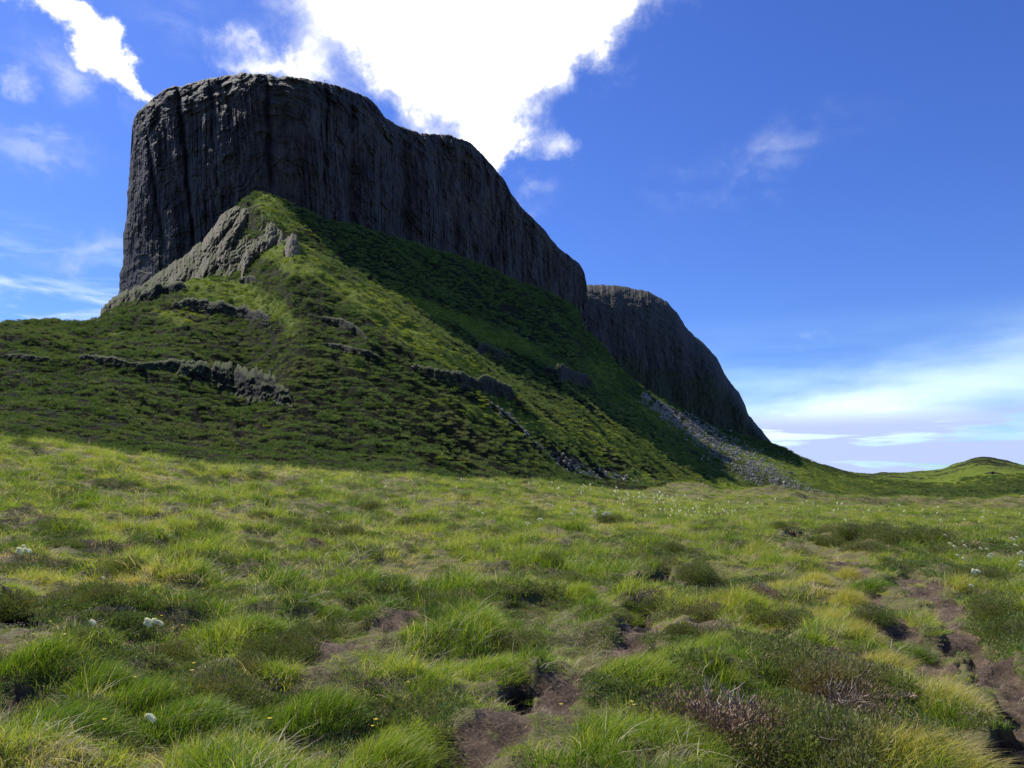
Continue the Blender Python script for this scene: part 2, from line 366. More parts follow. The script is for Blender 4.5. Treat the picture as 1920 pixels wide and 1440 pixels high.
def mat_cliff():
    m, t, p = new_mat('cliff_rock'); P = pos(t); h = t.attr('up'); ed = t.attr('low')
    V1 = t.mapping(P, (.16, .16, .035)); V2 = t.mapping(P, (.75, .75, .12))
    a = t.noise(V1, 1.0, 6, .6, .4); b = t.noise(V2, 1.0, 6, .65, .3); c0 = t.noise(P, .05, 5, .6); sp = t.noise(t.mapping(P, (1, 1, .6)), .8, 5, .8)
    c = t.ramp(a, [(.3, (.012, .0095, .011)), (.45, (.030, .0255, .027)), (.56, (.052, .045, .045)), (.72, (.10, .086, .076))])
    c = t.mix(t.smooth(b, .35, .62), t.mix(.6, c, (.012, .012, .014)), c)
    c = t.mix(t.smooth(c0, .52, .66), c, t.mix(.5, c, (.050, .046, .036)))
    c = t.mix(t.smooth(sp, .64, .8), c, (.17, .16, .15))                         # pale lichen and scars
    c = t.mix(t.math('MULTIPLY', ed, t.smooth(t.noise(P, .09, 5, .7), .46, .58)), c, (.22, .205, .19))
    geo = t.new('ShaderNodeNewGeometry'); s = t.new('ShaderNodeSeparateXYZ'); t.l.new(geo.outputs['Normal'], s.inputs[0])
    veg = t.math('MULTIPLY', t.smooth(t.math('ADD', s.outputs[2], t.math('MULTIPLY', t.math('SUBTRACT', sp, .5), 1.2)), .30, .62), 1.0)
    veg = t.math('MAXIMUM', t.math('MULTIPLY', veg, t.smooth(t.noise(P, .09, 5, .6), .38, .55)), t.math('MULTIPLY', t.smooth(t.noise(t.mapping(P, (1, 1, .6), (0, 0, 0), (50, 9, 3)), .045, 6, .65), .56, .64), .45))
    c = t.mix(veg, c, t.ramp(sp, [(.35, (.026, .028, .013)), (.65, (.065, .060, .030))]))
    gs = t.math('MULTIPLY', t.smooth(t.noise(t.mapping(P, (1, 1, .25), (0, 0, 0), (20, 4, 7)), .06, 5, .6), .55, .68), t.math('SUBTRACT', 1.0, h))
    c = t.mix(t.math('MULTIPLY', gs, .45), c, (.035, .055, .028))               # green streaks of algae
    c = t.mix(t.math('MULTIPLY', t.attr('turf'), t.smooth(sp, .30, .48)), c, t.ramp(t.noise(P, .35, 6, .7), [(.3, (.010, .013, .006)), (.5, (.024, .030, .011)), (.7, (.05, .055, .022))]))
    t.inp(p.inputs['Base Color'], c)
    hh = t.math('ADD', t.math('MULTIPLY', a, 2.2), t.math('ADD', b, t.math('MULTIPLY', sp, .6)))
    t.inp(p.inputs['Normal'], t.bump(hh, .7, .8)); p.inputs['Roughness'].default_value = .8; return m
def mat_rock(name, c0, c1, c2, moss=.5, sc=1.0, slant=0.0):
    m, t, p = new_mat(name); P = pos(t)
    a = t.noise(t.mapping(P, (1, 1, .4), (0, R(slant), 0)), .35*sc, 7, .65, .5); b = t.noise(P, 1.6*sc, 6, .75)
    c = t.ramp(a, [(.3, c0), (.5, c1), (.7, c2)]); c = t.mix(t.math('MULTIPLY', t.smooth(b, .5, .7), .6), c, c2)
    geo = t.new('ShaderNodeNewGeometry'); s = t.new('ShaderNodeSeparateXYZ'); t.l.new(geo.outputs['Normal'], s.inputs[0])
    veg = t.smooth(t.math('ADD', s.outputs[2], t.math('MULTIPLY', t.math('SUBTRACT', a, .5), 2.0)), .8-moss*.5, 1.0-moss*.5)
    c = t.mix(veg, c, t.ramp(b, [(.3, (.025, .035, .01)), (.7, (.085, .1, .025))]))
    t.inp(p.inputs['Base Color'], c); t.inp(p.inputs['Normal'], t.bump(t.math('ADD', a, b), 1.0, .7/sc)); return m
def leaf_shader(t, p, col, transl=.35, rough=.55):
    """principled + translucent so sunlight shines through thin leaves"""
    t.inp(p.inputs['Base Color'], col); p.inputs['Roughness'].default_value = rough
    tr = t.new('ShaderNodeBsdfTranslucent'); t.inp(tr.inputs[0], t.mix(1.0, col, (1.5, 1.5, .55), 'MULTIPLY'))
    mx = t.new('ShaderNodeMixShader'); mx.inputs[0].default_value = transl
    t.l.new(p.outputs[0], mx.inputs[1]); t.l.new(tr.outputs[0], mx.inputs[2])
    t.l.new(mx.outputs[0], t.n['Material Output'].inputs[0])
GR = [(0, (.055, .110, .014)), (.28, (.145, .230, .022)), (.48, (.26, .325, .038)), (.64, (.39, .385, .08)), (.82, (.39, .29, .13)), (1, (.58, .48, .30))]
def mat_grass(name, fixed=None):
    m, t, p = new_mat(name); tip = t.attr('tip'); br = t.attr('br')
    v = t.attr('tint', 'INSTANCER') if fixed is None else fixed
    x = t.math('ADD', v, t.math('MULTIPLY', t.math('SUBTRACT', br, .5), .34))
    x = t.math('ADD', x, t.math('MULTIPLY', t.math('POWER', tip, 2.5), .20), clamp=True)
    c = t.ramp(x, GR)
    c = t.mix(t.smooth(br, .93, .96), c, (.46, .40, .27))      # dead blades
    leaf_shader(t, p, c, .42, .5); return m
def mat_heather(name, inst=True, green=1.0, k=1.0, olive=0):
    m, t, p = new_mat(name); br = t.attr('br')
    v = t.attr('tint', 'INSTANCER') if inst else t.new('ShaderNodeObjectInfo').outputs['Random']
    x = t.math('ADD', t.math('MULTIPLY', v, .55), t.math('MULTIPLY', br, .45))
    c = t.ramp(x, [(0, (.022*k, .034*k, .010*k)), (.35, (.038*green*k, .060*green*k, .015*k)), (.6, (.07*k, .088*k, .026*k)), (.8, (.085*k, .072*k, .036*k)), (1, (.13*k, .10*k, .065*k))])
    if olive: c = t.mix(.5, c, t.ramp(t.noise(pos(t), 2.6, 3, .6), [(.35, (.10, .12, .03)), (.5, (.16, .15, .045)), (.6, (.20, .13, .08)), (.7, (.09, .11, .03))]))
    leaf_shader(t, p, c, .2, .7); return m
def mat_hillgrass():
    m, t, p = new_mat('hill_grass_leaves'); x = t.math('ADD', t.math('MULTIPLY', t.attr('tint', 'INSTANCER'), .6), t.math('MULTIPLY', t.attr('br'), .4))
    leaf_shader(t, p, t.ramp(x, [(0, (.09, .135, .022)), (.5, (.21, .26, .036)), (1, (.36, .37, .085))]), .25, .7); return m
def mat_plain(name, col, rough=.8, transl=0):
    m, t, p = new_mat(name)
    n = t.noise(t.new('ShaderNodeTexCoord').outputs['Object'], 14, 4, .6)
    c = t.mix(n, tuple(x*.72 for x in col), tuple(min(x*1.2, 1) for x in col))
    if transl: leaf_shader(t, p, c, transl, rough)
    else: t.inp(p.inputs['Base Color'], c); p.inputs['Roughness'].default_value = rough
    return m
M = dict(ground=mat_ground(), peat=mat_peat(), hill=mat_hill(), cliff=mat_cliff(),
         tan=mat_rock('tan_rock', (.07, .053, .038), (.19, .15, .108), (.42, .355, .27), .70, 1.0, 25),
         crag=mat_rock('dark_crag_rock', (.008, .008, .007), (.018, .017, .015), (.060, .055, .048), .9, 2.2),
         stone=mat_rock('scree_stone', (.13, .12, .105), (.25, .23, .20), (.42, .39, .34), .0, 3.0),
         grass=mat_grass('grass_blades'), tuss_a=mat_grass('green_tussock_blades', .33), tuss_b=mat_grass('golden_tussock_blades', .63), tuss_c=mat_grass('dark_tussock_blades', .12),
         tuss_d=mat_grass('straw_tussock_blades', .82),
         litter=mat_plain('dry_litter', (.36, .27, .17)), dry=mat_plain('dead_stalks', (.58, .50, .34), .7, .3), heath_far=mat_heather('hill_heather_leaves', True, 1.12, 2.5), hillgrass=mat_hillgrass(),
         heath=mat_heather('heather_leaves', True, 1.1, 2.4), heath_o=mat_heather('heather_bush_leaves', False, 1.15, 2.7, 1),
         wood=mat_plain('heather_stem_bark', (.14, .10, .08)), grey=mat_plain('bleached_twigs', (.42, .34, .25)),
         dead=mat_plain('dead_heather_sprigs', (.22, .135, .085)),
         white=mat_plain('cotton_fluff', (.86, .85, .80), .9, .3), stalk=mat_plain('flower_stalk', (.12, .17, .04), .6, .2),
         yellow=mat_plain('yellow_petals', (.80, .60, .03), .5, .25), orange=mat_plain('orange_moss_cushion', (.52, .24, .04)),
         cloth=mat_plain('dark_clothes', (.03, .035, .05)))

# ------------------------------------------------------------------ ground and hillside sheets
def build_land():
    nx = 820; a = np.linspace(-.95, .95, nx)
    yd = np.interp(a, A, ydip)
    ny = 760; t = np.linspace(0, 1, ny)[:, None]
    Y = np.exp(math.log(3.0)+t*(np.log(yd)[None, :]-math.log(3.0)))
    pre = np.array([-25, -8, 0, 1.5])[:, None]*np.ones((1, nx))
    Y = np.vstack([pre, Y]); X = a[None, :]*np.maximum(Y, 3.0)
    X[:4] *= np.array([8, 3, 1.3, 1.1])[:, None]
    m, dep = peat_mask(X, Y)
    Z = height(X, Y, dep); Z[:4] = np.minimum(Z[4].min(), -1.55)
    Z[:4] = Z[4][None, :]
    V = np.stack([X, Y, Z], -1).reshape(-1, 3); Fc = grid_faces(*X.shape)
    at = {'hollow_depth': np.clip((dep-.10)/.10, 0, 1).ravel()}
    fm = m.ravel()[Fc].mean(1) > .5
    v, f, aa = subset(V, Fc, ~fm, {}); o = mesh_np('ground', v, f, M['ground']); tag(o, kind='structure')
    v, f, aa = subset(V, Fc, fm, at); o = mesh_np('path', v, f, M['peat'], attrs=aa); tag(o, kind='structure')
    # hillside
    ny = 620
    yb = np.interp(a, A, KY[-3]); t = np.linspace(0, 1, ny)[:, None]
    Y = yd[None, :]*(yb/yd)[None, :]**t
    Y = np.vstack([Y, np.full((1, nx), 2400.)*1.0, np.full((1, nx), 4500.), np.full((1, nx), 8800.)]); Y[-3] = np.maximum(Y[-3], Y[-4]+50)
    X = a[None, :]*Y
    X[-3:] *= np.array([1.2, 1.8, 2.5])[:, None]
    Z = height(np.clip(X, -.94*Y, .94*Y), Y, np.zeros_like(X))
    V = np.stack([X, Y, Z], -1).reshape(-1, 3)
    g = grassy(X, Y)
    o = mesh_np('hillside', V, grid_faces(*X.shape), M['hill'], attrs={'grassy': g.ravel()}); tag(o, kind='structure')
# where the hillside is grass rather than heather: px, py, rx, ry, tilt, weight
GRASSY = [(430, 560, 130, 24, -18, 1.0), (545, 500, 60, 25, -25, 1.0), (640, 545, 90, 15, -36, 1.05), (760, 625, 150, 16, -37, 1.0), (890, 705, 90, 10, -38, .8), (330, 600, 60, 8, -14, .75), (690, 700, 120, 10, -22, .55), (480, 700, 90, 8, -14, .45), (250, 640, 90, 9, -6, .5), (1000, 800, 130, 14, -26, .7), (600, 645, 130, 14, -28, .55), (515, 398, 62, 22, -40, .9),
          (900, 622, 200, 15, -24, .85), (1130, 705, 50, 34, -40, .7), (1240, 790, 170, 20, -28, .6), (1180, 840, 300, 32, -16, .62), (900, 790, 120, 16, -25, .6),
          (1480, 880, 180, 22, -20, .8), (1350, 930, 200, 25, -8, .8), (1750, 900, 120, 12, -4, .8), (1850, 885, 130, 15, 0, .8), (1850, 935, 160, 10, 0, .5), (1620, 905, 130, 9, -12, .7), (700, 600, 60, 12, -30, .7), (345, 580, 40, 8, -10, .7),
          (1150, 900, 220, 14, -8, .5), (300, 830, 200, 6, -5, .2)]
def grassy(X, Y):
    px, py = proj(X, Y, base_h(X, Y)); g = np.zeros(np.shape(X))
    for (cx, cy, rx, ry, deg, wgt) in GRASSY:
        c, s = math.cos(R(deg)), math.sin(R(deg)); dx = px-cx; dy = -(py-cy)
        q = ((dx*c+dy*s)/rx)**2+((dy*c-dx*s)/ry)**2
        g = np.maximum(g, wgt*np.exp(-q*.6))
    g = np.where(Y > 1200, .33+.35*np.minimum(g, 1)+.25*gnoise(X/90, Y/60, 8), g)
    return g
build_land()

# ------------------------------------------------------------------ great cliffs
GULLIES = [(348, 5, 13, .10, .05), (283, 4, 7, .15, .2), (322, 9, 6, .22, .35), (402, 4, 5, .05, .1), (505, 5, 8, .03, .1), (540, 12, 6, .12, .3), (610, 4, 6, -.02, .1), (660, 7, 5, .02, .0), (758, 9, 5, .05, .35), (905, 4, 5, .2, .1)]
def cliff(name, foot, top, depth, leftoff, Rl, Rr, lean, Rt, ns, nt, back, seed, amp=1.0, thick=170, cap=.20, rockline=None):
    foot = np.array(foot, float); top = np.array(top, float); depth = np.array(depth, float)
    x0 = foot[0, 0]; x1 = foot[-1, 0]
    px0 = np.linspace(x0, x1, ns); t = np.linspace(0, 1, nt)[:, None]
    fy = np.interp(px0, foot[:, 0], foot[:, 1])+10
    ty = np.interp(px0, top[:, 0], top[:, 1])
    k = np.ones(9)/9; typ = np.pad(ty, 4, mode='edge'); ty = .5*ty+.5*np.convolve(typ, k, 'valid')
    jag = fbm(px0/16., np.zeros(ns)+seed, 5, seed, .62)
    ty = ty-1.8*jag+1.2*np.clip(gnoise(px0/34., np.zeros(ns), seed+8), 0, 1)
    fit = np.minimum(1, (px0-x0)/14.0)
    tt = 1-(1-t)**1.0
    px = px0[None, :]+leftoff(tt)*np.exp(-(px0-x0)/30.)[None, :]
    py = fy[None, :]+(ty-fy)[None, :]*tt
    D = np.interp(px0, depth[:, 0], depth[:, 1])[None, :]*np.ones((nt, 1))
    kk = np.ones(31)/31; D = np.stack([np.convolve(np.pad(D[0], 15, mode='edge'), kk, 'valid')]*nt)
    hh = (py[0]-py)*D/F                                   # metres above the foot
    X, Y, Z = unproj(px, py, D); arc = np.concatenate([[0], np.cumsum(np.hypot(np.diff(X[0]), np.diff(D[0])))])[None, :]*np.ones((nt, 1))
    arc = arc+.05*Z+3*gnoise(arc/40, Z/60, seed+2)
    edge = np.sqrt(np.clip((1-t), 0, 1))
    wp = arc+1.6*fbm(arc/23, Z/70, 3, seed+31)
    msk = np.clip(.5+1.1*gnoise(arc/33, Z/48, seed+41), 0, 1)
    topz = sstep(t+.12*gnoise(arc/20, Z*0, seed+43), .72, .92)
    if cap > .3: topz = sstep(t+.12*gnoise(arc/20, Z*0, seed+43), 1-1.4*cap, 1-.4*cap)
    rel = 6.5*fbm(wp/40, Z/130, 3, seed)+(.3+.6*msk)*fbm(wp/8, Z/55, 3, seed+3, ridged=True)*(1-.6*topz)+(.1+.2*msk)*fbm(wp/3.2, Z/26, 2, seed+5, ridged=True)*(1-.7*topz)
    rel = rel+2.0*fbm(arc/17, Z/19, 5, seed+7, .55)+topz*(3.2*fbm(arc/14, Z/6, 4, seed+51)+1.2*fbm(arc/4, Z/2.4, 3, seed+53))+.45*fbm(arc/2.5, Z/3., 2, seed+11)
    def cols(wd, ht, sd_):          # jointed rock columns, broken off at different heights
        q = (wp*1.0+.14*wd*gnoise(Z/9, arc/9, sd_+5))/wd; ci = np.floor(q); fr = q-ci
        ho = _h(ci, ci*0, sd_)/4294967296.0; bi = np.floor(Z/ht+ho*7); v = _h(ci, bi, sd_+1)/4294967296.0
        return (v-.5), np.where(np.minimum(fr, 1-fr) < .13, 1.0, 0.0)
    c1, k1 = cols(3.3, 26, seed+61); c2, k2 = cols(1.5, 9, seed+67)
    cm = np.clip(.55+.9*gnoise(arc/27, Z/36, seed+71), .12, 1)*(1-.65*topz)
    rel = rel+2.6*np.round(2.0*fbm(arc/38, Z/24, 3, seed+81))/2.0+1.2*np.round(2.0*fbm(arc/12, Z/8, 2, seed+83))/2.0
    rel = rel+cm*(2.3*c1-.8*k1+1.1*c2-.25*k2)
    gul = np.maximum(0, gnoise(arc/52, Z/400, seed+13)-.35)*26
    for (gx, wd, dp, sl, t0) in (GULLIES if name == 'cliff' else []):
        gul = gul+dp*.62*np.exp(-np.abs((px-gx-sl*(py-300)-5*gnoise(py/45, py*0, int(gx)))/wd)**1.5)*sstep(t, t0, t0+.12)
    D = D+lean*hh+Rt*(1-np.sqrt(np.clip(1-np.clip((t-1+cap)/cap, 0, 1)**2, 0, 1)))
    lam = np.clip(1-(px0-x0)/60., 0, 1)[None, :]; D = D+Rl*(1-np.sqrt(1-lam**2*.999))
    lam = np.clip(1-(x1-px0)/45., 0, 1)[None, :]; D = D+Rr*(1-np.sqrt(1-lam**2*.999))
    D = D-amp*(rel-gul)
    px = px+4.5*gnoise(Z/14, arc*0+3, seed+17)*np.exp(-(px0-x0)/12.)[None, :]+2.4*gnoise(Z/4.5, arc*0+3, seed+19)*np.exp(-(px0-x0)/12.)[None, :]
    X, Y, Z = unproj(px, py, D); a = X/Y
    rowsX, rowsY, rowsZ = [X], [Y], [Z]
    for (dy, dz) in back:
        yy = Y[-1]+dy; rowsX.append((a[-1]*yy)[None]); rowsY.append(yy[None]); rowsZ.append((Z[-1]-dz)[None])
    X = np.vstack(rowsX); Y = np.vstack(rowsY); Z = np.vstack(rowsZ)
    def side(c, sgn):
        cols = []
        for dy, da in ((25, .004), (80, .012), (thick, .03)):
            yy = Y[:, c]+dy; aa = X[:, c]/Y[:, c]+sgn*da; cols.append((aa*yy, yy, Z[:, c]-dy*.06))
        return cols
    L = side(0, 1)[::-1]; Rr_ = side(-1, -1)
    X, Y, Z = [np.hstack([c[i][:, None] for c in L]+[M0]+[c[i][:, None] for c in Rr_]) for i, M0 in enumerate((X, Y, Z))]
    n2, n1 = X.shape
    T = np.concatenate([np.linspace(0, 1, nt), np.ones(n2-nt)])[:, None]*np.ones((1, n1))
    V = np.stack([X, Y, Z], -1).reshape(-1, 3)
    QX, QY = proj(V[:, 0], V[:, 1], V[:, 2]); turf = np.zeros(len(V))
    if rockline: turf = sstep(QY-np.interp(QX, *np.array(rockline).T)+14*fbm(V[:, 0]/30, V[:, 2]/20, 3, 7), -4, 10)
    o = mesh_np(name, V, grid_faces(n2, n1), M['cliff'], attrs={'turf': turf, 'up': T.ravel(), 'low': np.clip(1-T.ravel()/.2, 0, 1)*np.repeat(sstep(proj(X[0], Y[0], Z[0])[0], 760, 860)[None, :], n2, 0).ravel()})
    tag(o, kind='structure'); return X, Y, Z
MAINFOOT = [(222, 590), (300, 545), (350, 510), (400, 465), (440, 410), (480, 380), (520, 386), (560, 408), (600, 420), (700, 448), (800, 490), (900, 520), (1000, 558), (1075, 592), (1100, 615)]
MAINTOP = [(222, 240), (232, 222), (240, 214), (252, 206), (262, 199), (280, 187), (300, 171), (324, 161), (346, 162), (350, 156), (397, 146), (454, 137), (505, 139), (520, 144), (545, 143), (588, 150), (635, 161), (667, 173), (689, 182), (705, 196), (721, 219), (747, 235), (787, 250), (840, 252), (880, 266),
           (905, 290), (925, 312), (945, 335), (958, 362), (975, 385), (1000, 410), (1020, 430), (1045, 462), (1065, 478), (1085, 492), (1096, 512), (1100, 535)]
MAINDEP = [(222, 462), (300, 432), (350, 420), (400, 409), (440, 400), (480, 392), (520, 391), (560, 396), (600, 407), (700, 448), (800, 504), (900, 572), (1000, 652), (1075, 728), (1100, 745)]
BACK = [(6, .6), (22, 3.0), (60, 12), (110, 30), (150, 80), (175, 170)]
CLIFFXYZ = cliff('cliff', MAINFOOT, MAINTOP, MAINDEP, lambda t: -6+34*np.clip(t, 0, 1)**.85, 35, 12, .10, 9, 1300, 430, BACK, 101)
K2FOOT = [(1080, 640), (1100, 642), (1180, 724), (1260, 767), (1330, 802), (1400, 824), (1450, 842)]
K2TOP = [(1080, 536), (1100, 534), (1150, 534), (1185, 540), (1215, 546), (1250, 565), (1270, 588), (1290, 618), (1318, 642), (1345, 672), (1365, 712), (1385, 735), (1397, 758), (1402, 775), (1425, 803), (1450, 834)]
K2DEP = [(1080, 865), (1180, 925), (1260, 975), (1330, 1025), (1400, 1085), (1450, 1122)]
cliff('rocky_knoll', K2FOOT, K2TOP, K2DEP, lambda t: 0*t, 5, 20, .45, 95, 620, 260, [(10, 1), (40, 8), (120, 30), (200, 120)], 211, .9, cap=.42, rockline=[(1080, 640), (1100, 655), (1180, 668), (1260, 700), (1345, 705), (1372, 740), (1402, 778), (1450, 790)])
# ------------------------------------------------------------------ grass tufts (shared blade meshes)
def blades(n, Rad, h0, h1, w, spread=.5, lean=.25, seed=0, seg=3, dome=0.0):
    g = np.random.default_rng(seed)
    r = Rad*np.sqrt(g.random(n)); th = g.random(n)*2*np.pi
    bx, by = r*np.cos(th), r*np.sin(th); hgt = g.uniform(h0, h1, n)*(1-.35*(r/Rad))
    oth = th+g.normal(0, 1.3, n); out = spread*g.uniform(.3, 1.2, n)*(.35+r/Rad)
    dx = np.cos(oth)*out+lean*g.uniform(.5, 1.5, n); dy = np.sin(oth)*out-lean*.25
    wd = w*g.uniform(.6, 1.3, n); wa = g.random(n)*np.pi; br = g.random(n)
    V = []; tip = []; B = []
    bz = dome*(1-(r/Rad)**2)-.02
    for k in range(seg+1):
        t = k/seg; cx = bx+dx*hgt*t**1.7; cy = by+dy*hgt*t**1.7
        droop = np.hypot(dx, dy); cz = bz+hgt*(t-.33*np.minimum(droop, 1.6)*t**2.2)
        ww = wd*(1-t**2)*.5+.0002
        ox, oy = np.cos(wa)*ww, np.sin(wa)*ww
        V += [np.stack([cx-ox, cy-oy, cz], 1), np.stack([cx+ox, cy+oy, cz], 1)]; tip += [np.full(n, t)]*2; B += [br]*2
    V = np.stack(V, 1).reshape(-1, 3); tip = np.stack(tip, 1).ravel(); B = np.stack(B, 1).ravel()
    m = 2*(seg+1); base = np.arange(n)[:, None]*m
    Fc = np.concatenate([base+np.array([[2*k, 2*k+1, 2*k+3, 2*k+2]]) for k in range(seg)], 0)
    return V, Fc, {'tip': tip, 'br': B}
def leafdome(n, rad, hgt, lw, seed=0, lumps=5, up=.6):
    """many small sprig faces through the volume of a lumpy cushion"""
    g = np.random.default_rng(seed)
    c = g.normal(0, 1, (lumps, 2))*rad*.38; cr = g.uniform(.45, .75, lumps)*rad; k = g.integers(0, lumps, n)
    th = g.random(n)*2*np.pi; ph = np.arccos(g.random(n)); rr = (g.random(n)**.45)*cr[k]
    x = c[k, 0]+rr*np.sin(ph)*np.cos(th); y = c[k, 1]+rr*np.sin(ph)*np.sin(th); z = rr*np.cos(ph)*hgt/rad*1.25
    P = np.stack([x, y, z], 1)
    d = np.stack([np.sin(ph)*np.cos(th), np.sin(ph)*np.sin(th), np.cos(ph)+up], 1)+g.normal(0, .45, (n, 3)); d /= np.linalg.norm(d, axis=1)[:, None]
    s = np.cross(d, g.normal(0, 1, (n, 3))); s /= np.linalg.norm(s, axis=1)[:, None]
    L = lw*g.uniform(1.2, 2.6, n)[:, None]; Wd = lw*g.uniform(.25, .5, n)[:, None]
    V = np.stack([P-s*Wd, P+s*Wd, P+d*L+s*Wd*.5, P+d*L-s*Wd*.5], 1).reshape(-1, 3)
    Fc = np.arange(n*4).reshape(n, 4); br = np.clip(.5*g.random(n)+.5*(k/lumps), 0, 1)
    return V, Fc, {'br': np.repeat(br, 4), 'tip': np.tile([0, 0, 1, 1], n)}
def source_collection(name, items):
    c = bpy.data.collections.new(name)
    for i, (V, Fc, at, mt) in enumerate(items):
        c.objects.link(mesh_np('%s_%d' % (name, i), V, Fc, mt, attrs=at, link=False, smooth=False))
    return c
def scatter(name, coll, P, rot, scl, idx, tint):
    me = bpy.data.meshes.new(name); n = len(P); me.vertices.add(n); me.vertices.foreach_set('co', np.asarray(P, np.float32).ravel())
    for an, ty, v in (('rot', 'FLOAT_VECTOR', rot), ('scl', 'FLOAT_VECTOR', scl)):
        me.attributes.new(an, ty, 'POINT').data.foreach_set('vector', np.asarray(v, np.float32).ravel())
    me.attributes.new('idx', 'INT', 'POINT').data.foreach_set('value', np.asarray(idx, np.int32))
    me.attributes.new('tint', 'FLOAT', 'POINT').data.foreach_set('value', np.asarray(tint, np.float32))
    o = bpy.data.objects.new(name, me); COL.objects.link(o)
    ng = bpy.data.node_groups.new(name, 'GeometryNodeTree')
    ng.interface.new_socket('Geometry', in_out='INPUT', socket_type='NodeSocketGeometry')
    ng.interface.new_socket('Geometry', in_out='OUTPUT', socket_type='NodeSocketGeometry')
    N = ng.nodes; L = ng.links
    gi = N.new('NodeGroupInput'); go = N.new('NodeGroupOutput'); ip = N.new('GeometryNodeInstanceOnPoints'); ci = N.new('GeometryNodeCollectionInfo')
    ci.inputs[0].default_value = coll; ci.inputs['Separate Children'].default_value = True; ci.inputs['Reset Children'].default_value = True
    def na(nm, ty):
        a = N.new('GeometryNodeInputNamedAttribute'); a.data_type = ty; a.inputs[0].default_value = nm; return a.outputs[0]
    er = N.new('FunctionNodeEulerToRotation'); L.new(na('rot', 'FLOAT_VECTOR'), er.inputs[0])
    L.new(gi.outputs[0], ip.inputs['Points']); L.new(ci.outputs[0], ip.inputs['Instance']); ip.inputs['Pick Instance'].default_value = True
    L.new(na('idx', 'INT'), ip.inputs['Instance Index']); L.new(er.outputs[0], ip.inputs['Rotation']); L.new(na('scl', 'FLOAT_VECTOR'), ip.inputs['Scale'])
    L.new(ip.outputs[0], go.inputs[0])
    md = o.modifiers.new('scatter', 'NODES'); md.node_group = ng
    return o

def field(y0, y1, dens, amax=.80, amin=-.80):
    """even random points in the wedge of land between two distances"""
    area = (amax-amin)*(y1*y1-y0*y0)/2; n = int(area*dens)
    Y = np.sqrt(rng.uniform(y0*y0, y1*y1, n)); a = rng.uniform(amin, amax, n); return a*Y, Y
def tint_field(X, Y):
    px, py = proj(X, Y, base_h(X, Y))
    big = fbm(X*.20, Y*.20, 3, 71); mid = fbm(X*.9, Y*.9, 2, 77)
    t = .30+.24*big+.15*mid
    lush = np.exp(-((px-900)/330)**2-((py-1200)/140)**2)+.8*np.exp(-((px-1420)/160)**2-((py-1250)/90)**2)+.5*np.exp(-((px-750)/250)**2-((py-950)/40)**2)
    gold = np.exp(-((px-1640)/190)**2-((py-1170)/130)**2)+.9*np.exp(-((px-170)/240)**2-((py-1090)/110)**2)+.7*np.exp(-((px-1000)/260)**2-((py-950)/30)**2)+.5*np.exp(-((py-1040)/50)**2-((px-1150)/500)**2)+.5*np.exp(-((px-250)/300)**2-((py-880)/30)**2)
    return t-.14*lush+.17*gold
